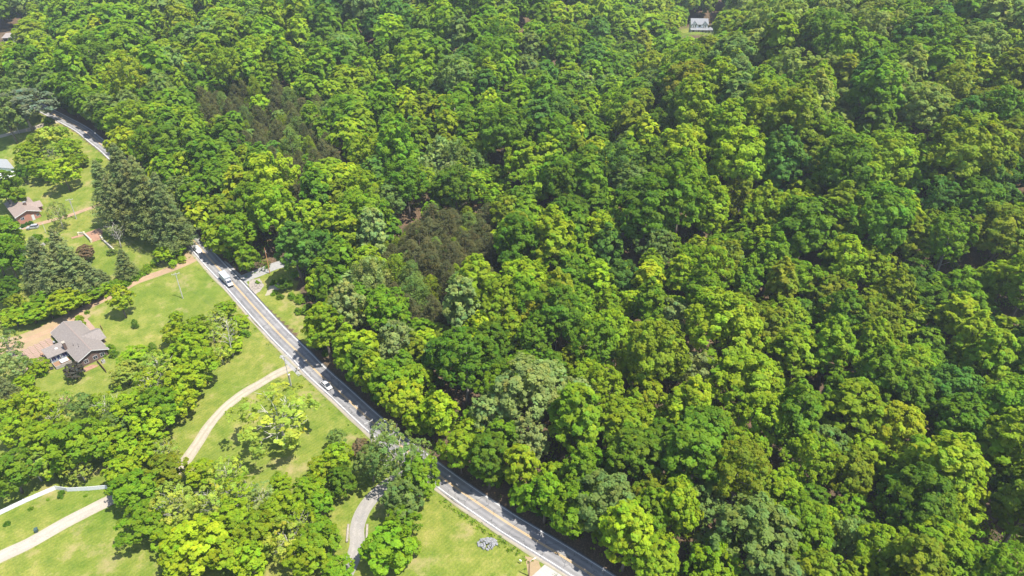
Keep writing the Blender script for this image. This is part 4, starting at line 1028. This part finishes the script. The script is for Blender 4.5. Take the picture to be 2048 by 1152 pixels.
# ---- red brick house up the drive
def red_house():
    c = (-208.6, 265.2); z = float(terrain(*c)) + .2
    h = empty('brick_bungalow', (*c, z), math.radians(-46), 'red brick bungalow with brown shingle roof at the end of the drive', 'house')
    MB().prism(pent(4.2, 2.6, 4.0, -1.5), -12.0, 6.2).build('wall', M['brick_red'], h)
    MB().prism([(-4.6, -1.5), (1.2, -1.5), (1.2, 2.6), (-1.7, 3.6), (-4.6, 2.6)], 4.22, 6.4, 'y').build('wing_wall', M['brick_red'], h)
    r = gable_roof(-12.7, 6.9, 4.9, 2.62, 4.5).build('roof', M['shingle_brown'], h)
    gable_roof(.5, 6.9, 3.6, 2.66, 4.1, .15, 'y', -1.7).build('cross_roof', M['shingle_brown'], h)
    f = MB()
    for s in (-1, 1): f.poly([(6.9, s * 4.95, 2.36), (6.98, s * 4.95, 2.36), (6.98, 0, 4.26), (6.9, 0, 4.26), (6.9, s * 4.95, 2.63), (6.98, s * 4.95, 2.63), (6.98, 0, 4.5), (6.9, 0, 4.5)],
                             [(0, 1, 2, 3), (4, 7, 6, 5), (0, 4, 5, 1), (1, 5, 6, 2), (2, 6, 7, 3), (3, 7, 4, 0)])
    f.build('barge_board', M['white_paint'], r)
    MB().box(-1.5, -.3, .6, 1.6, 3.6, 5.4).build('chimney', M['brick_brown'], h); MB().box(-1.58, -.22, .52, 1.68, 5.4, 5.5).build('chimney_cap', M['steel'], h)
    d = MB(); d.box(6.17, 6.27, .9, 1.9, -.4, 1.7); d.build('door', M['white_paint'], h)
    window(h, 6.2, -2.4, .7, 1.2, 1.1, '+x'); window(h, 6.2, 3.2, .7, .9, .9, '+x')
    for x in (-9.5, -6.0, -2.0, 3.0): window(h, x, -4.2, .7, 1.3, 1.1, '-y')
    st = MB()
    for i in range(4): st.box(6.3 + i * .35, 6.3 + (i + 1) * .35, .8, 2.0, -1.5, -.45 - i * .2)
    st.build('steps', M['concrete_pale'], h)
    return c, z
rc_, rz_ = red_house()
for i, (px, py) in enumerate([(45, 451), (50, 449), (55, 447), (60, 445)]):
    px_tree(px, py, 9, 'shrub', MG, 1.3)
    t = TREES.pop(); R0, H0, _ = SPEC['shrub']; V, T, cm, tm = PROTO['shrub'][i % 4]
    o = empty('clipped_hedge_bush', (t['x'], t['y'], float(terrain(t['x'], t['y']))), i, f'clipped green bush under the brick gable, {ORD[i]} from left', 'shrub', 'hedge bushes at the brick gable')
    o.scale = (1.5 / R0, 1.3 / R0, 1.7 / H0); c = link('crown', cm, o); c.color = (.05, .13, .02, 1); link('trunk', tm, o)

# ---- metal-roofed house at the edge of the picture
c = (-238.6, 298.7); z = float(terrain(*c)) + .3
h = empty('metal_roofed_house', (*c, z), math.radians(-47), 'white house with pale grey metal roof beyond the big lawn trees', 'house')
MB().prism(pent(4.4, 2.6, 4.2, -1.5), -7.4, 7.4).build('wall', M['siding_white'], h)
r = gable_roof(-8, 8, 5, 2.62, 4.6, .12).build('roof', M['metal_roof'], h)
for i in range(14):
    x = -7.6 + i * 1.17
    for s in (-1, 1): MB().poly([(x, s * 5, 2.62), (x + .06, s * 5, 2.62), (x + .06, 0, 4.6), (x, 0, 4.6), (x, s * 5, 2.68), (x + .06, s * 5, 2.68), (x + .06, 0, 4.66), (x, 0, 4.66)],
        [(0, 1, 2, 3), (4, 7, 6, 5), (0, 4, 5, 1), (1, 5, 6, 2), (2, 6, 7, 3), (3, 7, 4, 0)]).build('seam', M['metal_roof'], r)
for y in (-2.2, 2.0): window(h, 7.4, y, .7, 1.2, 1.2, '+x')
MB().box(7.38, 7.46, -.5, .5, -.3, 1.9).build('door', M['brick_brown'], h)

# ---- open shed in the far corner
p = at(27, 82); h = empty('open_shed', (p[0], p[1], p[2] - .2), math.radians(8), 'open-fronted shed with pale pinkish roof in the far clearing', 'shed')
MB().poly([(-5.2, -4, 3.0), (5.2, -4, 3.0), (5.2, 4.4, 4.8), (-5.2, 4.4, 4.8), (-5.2, -4, 3.14), (5.2, -4, 3.14), (5.2, 4.4, 4.94), (-5.2, 4.4, 4.94)], [(0, 3, 2, 1), (4, 5, 6, 7), (0, 1, 5, 4), (1, 2, 6, 5), (2, 3, 7, 6), (3, 0, 4, 7)]).build('roof', M['barn_roof'], h)
MB().box(-4.8, 4.8, 3.8, 4.0, -1, 4.6).build('back_wall', M['timber_grey'], h)
for x in (-4.8, 4.65): MB().box(x, x + .15, -3.4, 3.78, -1, 3.0).build('side_wall', M['concrete_pale'], h)
for x in (-4.6, -1.6, 1.6, 4.4): MB().box(x, x + .2, -3.7, -3.5, -1, 3.05).build('post', M['timber_grey'], h)
MB().box(-4.8, 4.8, -3.75, -3.5, 0, .7).build('sill_board', M['concrete_pale'], h)

# ---- white two-storey house on the far hillside
def far_house():
    c = (145.0, 558.0); z = float(terrain(*c)) + .6
    h = empty('hillside_house', (*c, z), math.radians(-3), 'white two-storey house with grey roof and porch high in the wood', 'house')
    MB().prism(pent(4.2, 6.4, 9.4, -3), -6.3, 6.3).build('wall', M['siding_white'], h)
    r = gable_roof(-6.8, 6.8, 4.8, 6.3, 10.0, .2).build('roof', M['shingle_far'], h)
    for x in (-3.9, 3.9):
        MB().prism([(x - 1.5, 4.0), (x + 1.5, 4.0), (x + 1.5, 6.6), (x, 8.2), (x - 1.5, 6.6)], -4.7, -2.0, 'y').build('dormer_wall', M['siding_white'], h)
        gable_roof(-5.1, -1.0, 1.95, 6.5, 8.6, .15, 'y', x).build('dormer_roof', M['shingle_far'], h)
        for dx in (-.65, .65): window(h, x + dx, -4.7, 4.3, .75, 1.5, '-y')
    window(h, 0, -4.2, 4.4, 1.6, 1.4, '-y')
    MB().poly([(-6.9, -7.6, 2.7), (6.9, -7.6, 2.7), (6.9, -4.22, 3.7), (-6.9, -4.22, 3.7), (-6.9, -7.6, 2.86), (6.9, -7.6, 2.86), (6.9, -4.22, 3.86), (-6.9, -4.22, 3.86)],
              [(0, 3, 2, 1), (4, 5, 6, 7), (0, 1, 5, 4), (1, 2, 6, 5), (2, 3, 7, 6), (3, 0, 4, 7)]).build('porch_roof', M['shingle_far'], h)
    MB().tube([(8.2, -4.5, 2.7), (8.2, -4.5, 2.85), (8.2, -4.5, 4.6)], [3.1, 3.1, .2], 8).build('gazebo_roof', M['shingle_far'], h)
    for a in range(8): MB().tube([(8.2 + 2.7 * math.cos(a * .785), -4.5 + 2.7 * math.sin(a * .785), -2.5), (8.2 + 2.7 * math.cos(a * .785), -4.5 + 2.7 * math.sin(a * .785), 2.72)], .12, 6).build('gazebo_post', M['white_paint'], h)
    for x in (-6.5, -3.3, 0, 3.3, 5.6): MB().box(x - .12, x + .12, -7.4, -7.16, -2.5, 2.75).build('porch_post', M['white_paint'], h)
    MB().box(-6.9, 6.9, -7.6, -4.22, -2.6, -.1).build('porch_floor', M['timber_grey'], h)
    MB().box(-.6, .6, -4.3, -4.18, -.05, 2.2).build('door', M['door_red'], h)
    for x in (-4.2, 3.4): window(h, x, -4.2, .5, 1.6, 1.5, '-y')
    window(h, 6.3, 0, 4.4, 1.2, 1.4, '+x')
far_house()

# ---- green-roofed shed that just enters the picture below
p = at(322, 1150, 3); z = float(terrain(p[0], p[1] - 4))
h = empty('green_roofed_shed', (p[0] + 1.2, p[1] - 3.6, z), math.radians(28), 'shed with dark green metal roof at the bottom picture edge', 'shed')
MB().prism(pent(2.6, 2.3, 3.2), -3, 3).build('wall', M['timber'], h); gable_roof(-3.4, 3.4, 3.1, 2.25, 3.5, .1).build('roof', M['green_roof'], h)
for i in range(9):
    x = -3.2 + i * .78
    for s in (-1, 1): MB().poly([(x, s * 3.1, 2.25), (x + .05, s * 3.1, 2.25), (x + .05, 0, 3.5), (x, 0, 3.5), (x, s * 3.1, 2.3), (x + .05, s * 3.1, 2.3), (x + .05, 0, 3.55), (x, 0, 3.55)],
        [(0, 1, 2, 3), (4, 7, 6, 5), (0, 4, 5, 1), (1, 5, 6, 2), (2, 6, 7, 3), (3, 7, 4, 0)]).build('seam', M['green_roof'], h)
MB().box(3.0, 3.06, -.6, .6, 0, 2.0).build('door', M['white_paint'], h)

# ---- walls and fences
def vinyl_fence(L, label):
    P = [at(x, y) for x, y in L]; o = empty('white_panel_fence', P[0], 0, label, 'fence')
    for a, b in zip(P[:-1], P[1:]):
        n = max(1, round(float(np.linalg.norm((b - a)[:2])) / 2.4)); ang = math.atan2(b[1] - a[1], b[0] - a[0])
        for i in range(n):
            q = a + (b - a) * (i + .5) / n; s = float(np.linalg.norm((b - a)[:2])) / n; z = float(terrain(q[0], q[1])) - P[0][2]; c = (q[0] - P[0][0], q[1] - P[0][1])
            pn = MB(); pn.obox(c, ang, s / 2 - .07, .03, z + .05, z + 1.3).build('panel', M['vinyl'], o)
            e = (a + (b - a) * i / n); MB().obox((e[0] - P[0][0], e[1] - P[0][1]), ang, .068, .068, z - .3, z + 1.42).build('post', M['vinyl'], o)
            MB().obox(c, ang, s / 2 - .07, .045, z + 1.305, z + 1.38).build('top_rail', M['vinyl'], o)
vinyl_fence([(-30, 1042), (0, 1030), (50, 1006), (96, 986), (113, 979)], 'long white vinyl fence run at the left edge above the lawn drive')
vinyl_fence([(114, 979), (136, 983), (178, 981), (221, 977)], 'shorter white vinyl fence run ending beside the thicket')
def low_wall(L, name, label, hgt=1.0, th=.22, mat='cream_wall', ends=True):
    P = [at(x, y) for x, y in L]; o = empty(name, P[0], 0, label, 'wall')
    for a, b in zip(P[:-1], P[1:]):
        m = (a + b) / 2; ang = math.atan2(b[1] - a[1], b[0] - a[0]); L_ = float(np.linalg.norm((b - a)[:2])); z = m[2] - P[0][2]
        MB().obox((m[0] - P[0][0], m[1] - P[0][1]), ang, L_ / 2 - .3, th, z - .6, z + hgt).build('wall_run', M[mat], o)
        MB().obox((m[0] - P[0][0], m[1] - P[0][1]), ang, L_ / 2 - .3, th + .05, z + hgt + .003, z + hgt + .1).build('coping', M['concrete_pale'], o)
    if ends:
        for q in P: MB().obox((q[0] - P[0][0], q[1] - P[0][1]), ang, .36, .36, q[2] - P[0][2] - .6, q[2] - P[0][2] + hgt + .25).build('pier', M[mat], o)
low_wall([(158, 470), (169, 469), (183, 484)], 'yard_wall', 'cream block wall with piers left of the paved yard')
low_wall([(203, 476), (206, 481), (228, 503)], 'yard_wall', 'cream block wall with piers right of the paved yard')
pv = MB(); Q = [at(x, y) for x, y in [(142, 475), (168, 467), (200, 456), (206, 459), (204, 478), (184, 485), (171, 471), (144, 478)]]
pv.poly([(q[0], q[1], float(terrain(q[0], q[1])) + .06) for q in Q], [(0, 1, 6, 7), (1, 2, 3, 6), (3, 4, 5, 6)]); tag(pv.build('paved_yard', M['dirt_red']), kind='structure')
A, B = at(36, 532), at(62, 582)
o = empty('rail_fence', A, math.atan2(B[1] - A[1], B[0] - A[0]), 'thin pale rail fence along the small lawn left of the pines', 'fence'); L_ = float(np.linalg.norm((B - A)[:2]))
for i in range(7):
    q = A + (B - A) * i / 6; MB().box(L_ * i / 6 - .06, L_ * i / 6 + .06, -.06, .06, q[2] - A[2] - .3, q[2] - A[2] + 1.1).build('post', M['timber_grey'], o)
    if i < 6:
        for zz in (.4, .9): MB().box(L_ * i / 6 + .07, L_ * (i + 1) / 6 - .07, -.035, .035, q[2] - A[2] + zz, q[2] - A[2] + zz + .13).build('rail', M['concrete_pale'], o)
# parapets of the culvert drive
CP_ = px_path([(765, 975), (738, 1003), (722, 1030), (714, 1060), (714, 1082)]); CN = side_normals(CP_)
for sd_, lb in ((-2.35, 'low stone kerb wall on the inner side of the culvert drive'), (2.35, 'low stone kerb wall on the outer side of the culvert drive')):
    i0 = 8; Pc = CP_[i0:i0 + 22:3]; Nc = CN[i0:i0 + 22:3]; q0 = Pc[0][:2] + Nc[0] * sd_; o = empty('kerb_wall', (*q0, float(terrain(*q0))), 0, lb, 'wall'); z0 = float(terrain(*q0))
    for k in range(len(Pc) - 1):
        a = Pc[k][:2] + Nc[k] * sd_; b = Pc[k + 1][:2] + Nc[k + 1] * sd_; m = (a + b) / 2; L_ = float(np.linalg.norm(b - a)); z = float(terrain(*m)) - z0
        MB().obox(m - q0, math.atan2(b[1] - a[1], b[0] - a[0]), L_ / 2 - .03, .26, z - .4, z + .45).build('stone_block', M['stone_tan'], o)

# =====================================================================================
# vehicles
# =====================================================================================
def wheel(parent, x, y, r, w):
    t = MB(); n = 18; s = 1 if y > 0 else -1
    t.tube([(x, y - w / 2, r), (x, y + w / 2, r)], r, n); to = t.build('wheel', M['rubber'], parent)
    MB().tube([(x, y + s * (w / 2 - .02), r), (x, y + s * (w / 2 + .012), r)], r * .62, 14).build('rim', M['rim'], to)
def ring(x, hw, z0, z1, top=None):
    top = hw if top is None else top
    return [(x, -hw * .93, z0), (x, -hw, z0 + (z1 - z0) * .35), (x, -top, z1 - .05), (x, -top * .86, z1), (x, top * .86, z1), (x, top, z1 - .05), (x, hw, z0 + (z1 - z0) * .35), (x, hw * .93, z0)]
def car(name, loc, rz, slope, label, cat, paint, suv=False):
    o = empty(name, loc, rz, label, cat); o.rotation_euler = (0, slope, rz)
    hw = .93 if suv else .90; hl = 2.32 if suv else 2.3; zb = .82 if not suv else .98
    b = MB(); hood = zb + .02
    b.loft([ring(-hl, hw * .80, .35, zb - .12), ring(-hl + .25, hw * .96, .28, zb + .02), ring(-1.2, hw, .25, zb + .05), ring(.8, hw, .25, zb + .03), ring(1.5, hw * .98, .25, zb - .02), ring(hl - .3, hw * .94, .28, zb - .12), ring(hl, hw * .76, .36, zb - .26)])
    b.build('body', M[paint], o, smooth=False, bevel=.02)
    if suv: st = [(-2.2, zb), (-1.95, 1.68), (.25, 1.72), (1.15, zb + .02)]
    else: st = [(-1.95, zb + .02), (-1.05, 1.40), (.25, 1.43), (1.25, zb + .0)]
    tw = hw * .78; bw = hw * .93
    (xa, za), (xb, zb_), (xc, zc), (xd, zd) = st
    rf = MB(); rf.loft([[(xb - .05, -tw, zb_ - .03), (xb - .05, tw, zb_ - .03), (xb - .05, tw * .9, zb_ + .02), (xb - .05, -tw * .9, zb_ + .02)], [((xb + xc) / 2, -tw - .02, zc - .02), ((xb + xc) / 2, tw + .02, zc - .02), ((xb + xc) / 2, tw * .9, zc + .05), ((xb + xc) / 2, -tw * .9, zc + .05)], [(xc + .05, -tw, zc - .05), (xc + .05, tw, zc - .05), (xc + .05, tw * .9, zc + .0), (xc + .05, -tw * .9, zc + .0)]])
    rf.build('roof', M[paint], o)
    def panel(nm, q, mat, t=.03):
        q = [Vector(p) for p in q]; n = (q[1] - q[0]).cross(q[2] - q[0]).normalized() * t
        m = MB(); m.poly([tuple(p) for p in q] + [tuple(p - n) for p in q], [(0, 1, 2, 3), (7, 6, 5, 4), (0, 4, 5, 1), (1, 5, 6, 2), (2, 6, 7, 3), (3, 7, 4, 0)]); return m.build(nm, M[mat], o)
    panel('windshield', [(xd, -bw * .92, zd), (xd, bw * .92, zd), (xc + .06, tw * .92, zc - .04), (xc + .06, -tw * .92, zc - .04)], 'glass_dark')
    panel('rear_window', [(xa, bw * .9, za), (xa, -bw * .9, za), (xb - .06, -tw * .9, zb_ - .04), (xb - .06, tw * .9, zb_ - .04)], 'glass_dark')
    xm = (xb + xc) / 2
    for s in (-1, 1):
        panel('side_window', [(xa + .25, s * bw, zb + .03), (xm - .05, s * bw, zb + .03), (xm - .05, s * tw, zc - .05), (xb + .02, s * tw, zb_ - .05)], 'glass_dark')
        panel('side_window', [(xm + .05, s * bw, zb + .03), (xd - .2, s * bw, zb + .03), (xc, s * tw, zc - .06), (xm + .05, s * tw, zc - .05)], 'glass_dark')
        MB().box(xd - .55, xd - .35, s * (hw + .08) - .09, s * (hw + .08) + .09, zb + .02, zb + .16).build('mirror', M[paint], o)
        MB().box(hl - .16, hl - .03, s * hw * .62 - .16, s * hw * .62 + .16, zb - .38, zb - .25).build('headlight', M['head_lamp'], o)
        MB().box(-hl + .0, -hl + .1, s * hw * .66 - .14, s * hw * .66 + .14, zb - .3, zb - .14).build('tail_light', M['tail_lamp'], o)
        MB().poly([(xd, s * bw, zd), (xd - .12, s * bw, zd), (xc - .06, s * tw, zc - .02), (xc + .06, s * tw, zc - .02), (xd, s * (bw - .06), zd), (xd - .12, s * (bw - .06), zd), (xc - .06, s * (tw - .06), zc - .02), (xc + .06, s * (tw - .06), zc - .02)],
                  [(0, 1, 2, 3), (7, 6, 5, 4), (0, 4, 5, 1), (1, 5, 6, 2), (2, 6, 7, 3), (3, 7, 4, 0)]).build('pillar', M[paint], o)
        for x in (-1.38, 1.38): wheel(o, x, s * (hw - .1), .34 if not suv else .37, .22)
    MB().box(hl - .06, hl + .02, -hw * .35, hw * .35, .38, .52).build('grille', M['dark_trim'], o)
    return o
def on_road(px, py, off):
    p = at(px, py); i = int(np.argmin(np.hypot(ROADC[:, 0] - p[0], ROADC[:, 1] - p[1]))); i = min(max(i, 2), len(ROADC) - 3)
    d = ROADC[i - 2] - ROADC[i + 2]; q = ROADC[i].copy(); q[:2] += NRM[i] * off
    # slide along the road to the photographed spot
    dd = d[:2] / np.linalg.norm(d[:2]); q[:2] += dd * float((p[:2] - q[:2]) @ dd)
    return q, math.atan2(d[1], d[0]), math.atan2(-d[2], float(np.linalg.norm(d[:2])))
q, a, sl = on_road(652, 774, -1.5); car('sedan', (q[0], q[1], q[2] + .01), a, sl, 'white sedan driving down the road past the gravel drive', 'car', 'car_white')
q, a, sl = on_road(397, 503, -1.5); car('suv', (q[0], q[1], q[2] + .01), a, sl, 'white suv driving behind the box truck at the shaded bend', 'car', 'car_white', True)
p = at(66, 457); car('parked_car', p, math.radians(198), 0, 'silver car parked on the dirt drive by the red brick gable', 'car', 'car_silver', True)
def truck():
    q, a, sl = on_road(455, 566, -1.5); o = empty('box_truck', (q[0], q[1], q[2] + .01), a, 'white box truck with pale blue-grey box roof on the road', 'truck'); o.rotation_euler = (0, sl, a)
    MB().box(-3.9, 1.25, -1.1, 1.1, .85, 3.0).build('cargo_box', M['truck_box'], o, bevel=.04)
    MB().box(-3.93, 1.28, -1.13, 1.13, 3.01, 3.09).build('box_roof', M['truck_roof'], o)
    for y in (-1.14, 1.11): MB().box(-3.93, 1.28, y, y + .03, 2.8, 3.0).build('roof_rail', M['car_white'], o)
    cb = MB(); cb.loft([ring(1.32, .98, .6, 2.35, .86), ring(2.1, 1.0, .6, 2.35, .84), ring(2.62, 1.0, .6, 1.45, .95), ring(3.5, .96, .6, 1.28, .85), ring(3.75, .86, .65, 1.1, .75)]); cb.build('cab', M['car_white'], o)
    for s in (-1, 1):
        m = MB(); y0, y1 = sorted((s * .04, s * .78)); m.poly([(2.66, y0, 1.5), (2.66, y1, 1.5), (2.2, y1 * .9 if s > 0 else y1, 2.25), (2.2, y0, 2.25), (2.72, y0, 1.52), (2.72, y1, 1.52), (2.26, y1 * .9 if s > 0 else y1, 2.27), (2.26, y0, 2.27)],
            [(0, 3, 2, 1), (4, 5, 6, 7), (0, 1, 5, 4), (1, 2, 6, 5), (2, 3, 7, 6), (3, 0, 4, 7)]); m.build('windshield', M['glass_dark'], o)
        yy = s * .97; MB().box(1.5, 2.25, min(yy, yy + s * .03), max(yy, yy + s * .03), 1.45, 2.1).build('side_window', M['glass_dark'], o)
        MB().box(2.35, 2.45, s * 1.2 - .1, s * 1.2 + .1, 1.45, 1.9).build('mirror', M['dark_trim'], o)
        MB().box(3.7, 3.78, s * .62 - .14, s * .62 + .14, .85, 1.02).build('headlight', M['head_lamp'], o)
        MB().box(-3.95, -3.905, s * .9 - .1, s * .9 + .1, .9, 1.1).build('tail_light', M['tail_lamp'], o)
        for x in (-2.4, 2.85): wheel(o, x, s * .9, .42, .28)
    MB().box(-3.8, 1.2, -.45, .45, .5, .84).build('chassis', M['dark_trim'], o); MB().box(3.76, 3.86, -.85, .85, .55, .75).build('bumper', M['dark_trim'], o)
    MB().box(3.74, 3.79, -.4, .4, .8, 1.02).build('grille', M['dark_trim'], o); MB().box(-3.96, -3.93, -1.0, 1.0, .95, 2.7).build('rear_door', M['truck_box'], o)
truck()

# =====================================================================================
# poles, wires, small things
# =====================================================================================
POLES = {}
def pole(key, px, py, h, label, mat='pole_grey', arm=2.6, rz=0.6, transformer=False, lamp=False):
    p = at(px, py); o = empty('utility_pole', p, rz, label, 'pole', 'utility poles')
    MB().tube([(0, 0, -.5), (0, 0, h * .5), (0, 0, h)], [.17, .15, .11], 10).build('post', M[mat], o)
    if arm:
        MB().box(-arm / 2, arm / 2, -.20, -.105, h - .55, h - .40).build('crossarm', M['pole_grey'], o)
        for x in (-arm / 2 + .12, -.45, arm / 2 - .12):
            MB().tube([(x, -.15, h - .398), (x, -.15, h - .2), (x, -.15, h - .1)], [.05, .07, .03], 8).build('insulator', M['ceramic'], o)
        for s in (-1, 1): MB().tube([(s * .75, -.15, h - .56), (0, -.15, h - 1.15)], .025, 5).build('brace', M['steel'], o)
    if transformer:
        MB().tube([(0, .42, h - 2.4), (0, .42, h - 1.5), (0, .42, h - 1.42)], [.24, .24, .12], 12).build('transformer', M['steel'], o)
    if lamp:
        MB().tube([(0, 0, h - .3), (.5, .5, h + .1), (1.0, 1.0, h + .15)], .045, 7).build('lamp_arm', M['steel'], o)
        MB().loft([[(.9, .8, h + .1), (1.2, .9, h + .1), (1.3, 1.3, h + .1), (1.0, 1.2, h + .1)], [(.95, .85, h + .24), (1.15, .95, h + .24), (1.2, 1.2, h + .24), (1.0, 1.15, h + .24)]]).build('lamp_head', M['ceramic'], o)
    POLES[key] = (np.array(p), h, rz); return o
pole('lawn', 366, 597, 10.9, 'grey utility pole with crossarm on the open front lawn', rz=.55)
pole('drive', 581, 772, 12.0, 'grey utility pole at the mouth of the gravel drive', rz=.55)
pole('hid', 744, 893, 9.8, 'utility pole with two crossarms above the leaning trees by the road', rz=.75)
pole('side', 540, 547, 11.0, 'reddish timber utility pole beside the side road', 'timber_orange', arm=0, rz=.3, transformer=True)
pole('upper', 153, 438, 9.4, 'grey utility pole on the lawn by the brick house drive', rz=.5, transformer=True)
pole('low', 1058, 1152, 5.4, 'short dark pole with a lamp arm at the concrete apron', 'timber', arm=0, rz=-.3, lamp=True)
p = at(583.5, 773); o = empty('meter_pole', p, .6, 'short pale meter pole with a box beside the drive pole', 'pole')
MB().tube([(0, 0, -.3), (0, 0, 4.6)], .12, 9).build('post', M['pole_grey'], o); MB().box(-.25, .25, .125, .4, 3.7, 4.5).build('meter_box', M['dirt_red'], o); MB().box(-.3, .3, .12, .45, 4.505, 4.6).build('box_lid', M['ceramic'], o)
p = at(92.5, 466); o = empty('yard_post', p, 0, 'thin white post on the lawn near the parked silver car', 'post'); MB().tube([(0, 0, -.3), (0, 0, 4.4)], [.09, .07], 8).build('shaft', M['white_paint'], o); MB().tube([(0, 0, 4.41), (0, 0, 4.5)], .1, 8).build('cap', M['ceramic'], o)
p = at(39, 268); o = empty('lane_post', p, 0, 'small timber pole beside the far lane', 'pole'); MB().tube([(0, 0, -.3), (0, 0, 4.5)], [.13, .1], 8).build('shaft', M['pole_grey'], o); MB().box(-.7, .7, -.16, -.11, 4.0, 4.12).build('crossarm', M['pole_grey'], o)
def span(a, b, dx, label, sag=1.2, zo=-.15):
    (pa, ha, ra), (pb, hb, rb) = POLES[a], POLES[b]
    A = pa + np.array([math.cos(ra) * dx, math.sin(ra) * dx, ha + zo]); B = pb + np.array([math.cos(rb) * dx, math.sin(rb) * dx, hb + zo])
    P = [A + (B - A) * t - np.array([0, 0, sag * 4 * t * (1 - t)]) for t in np.linspace(0, 1, 18)]
    tag(MB().tube(P, .016, 5).build('power_line', M['wire']), label, 'wire', 'power lines')
pos = [(-1.15, 'left'), (-.45, 'middle'), (1.15, 'right')]
for a, b, w in (('upper', 'lawn', 'between the upper lawn pole and the front lawn pole'), ('lawn', 'drive', 'between the front lawn pole and the drive pole'), ('drive', 'hid', 'between the drive pole and the pole by the leaning trees')):
    for dx, n in pos: span(a, b, dx, f'thin dark {n} power line {w}')
span('lawn', 'side', 0, 'thin dark cable across the road to the reddish pole', 1.0, -.8)
span('hid', 'low', 0, 'thin dark cable over the lower lawn to the lamp pole', 1.0, -.3)
def mailbox(px, py, label, rz, dark=False):
    o = empty('mailbox', at(px, py), rz, label, 'mailbox'); MB().box(-.05, .05, -.05, .05, -.2, 1.0).build('post', M['timber'], o)
    n = 8; prof = [(-.14, 1.0), (.14, 1.0), (.14, 1.16)] + [(.14 * math.cos(t), 1.16 + .13 * math.sin(t)) for t in np.linspace(.2, 2.94, n)] + [(-.14, 1.16)]
    MB().prism(prof, -.28, .28).build('box', M['dark_trim' if dark else 'ceramic'], o); MB().box(-.02, .02, -.17, -.145, 1.2, 1.4).build('flag', M['tail_lamp'], o)
mailbox(594, 743, 'dark mailbox at the mouth of the gravel drive', 2.4, True); mailbox(599, 742, 'pale mailbox beside the dark one at the gravel drive', 2.4)
mailbox(485, 541, 'pale mailbox at the corner of the side road', .8); mailbox(1041, 1127, 'pale mailbox beside the lamp pole at the apron', 2.4)
o = empty('wheelie_bin', at(74, 1064), .5, 'dark green wheeled bin beside the lawn drive', 'bin')
MB().loft([[(-.3, -.34, .08), (.3, -.34, .08), (.3, .34, .08), (-.3, .34, .08)], [(-.38, -.44, 1.1), (.38, -.44, 1.1), (.38, .44, 1.1), (-.38, .44, 1.1)]]).build('body', M['bin_green'], o)
MB().loft([[(-.41, -.47, 1.11), (.41, -.47, 1.11), (.41, .5, 1.11), (-.41, .5, 1.11)], [(-.34, -.4, 1.22), (.34, -.4, 1.22), (.34, .46, 1.22), (-.34, .46, 1.22)]]).build('lid', M['bin_green'], o)
for x in (-.33, .33): MB().tube([(x - .05, .36, .13), (x + .05, .36, .13)], .13, 10).build('wheel', M['rubber'], o)
tr = at(37, 462); o = empty('garden_trailer', tr, .7, 'white garden trailer under the tree by the parked car', 'trailer')
MB().box(-1.2, 1.2, -.7, .7, .45, .55).build('bed', M['white_paint'], o)
for y in (-.7, .66): MB().box(-1.2, 1.2, y, y + .04, .56, .95).build('side_board', M['white_paint'], o)
for y in (-.8, .8): MB().tube([(0, y - .08, .3), (0, y + .08, .3)], .3, 12).build('wheel', M['rubber'], o)
MB().tube([(1.2, 0, .5), (2.1, 0, .4)], .04, 6).build('drawbar', M['steel'], o)

# =====================================================================================
# the valley's light haze
# =====================================================================================
hb = MB().box(-1800, 1800, -800, 2800, float(ZZ.min()) - 1.2, max(165.0, float(ZZ.max()) + 30)).build('haze', M['wire'])
hm = bpy.data.materials.new('haze'); hm.use_nodes = True; nt = hm.node_tree; nt.nodes.clear()
ho = nt.nodes.new('ShaderNodeOutputMaterial'); hv = nt.nodes.new('ShaderNodeVolumePrincipled')
hv.inputs['Color'].default_value = (.82, .9, 1, 1); hv.inputs['Density'].default_value = .00011; hv.inputs['Anisotropy'].default_value = .2
nt.links.new(hv.outputs[0], ho.inputs['Volume'])
hb.data.materials.clear(); hb.data.materials.append(hm)
tag(hb, 'thin pale haze filling the whole valley', 'haze', kind='stuff')
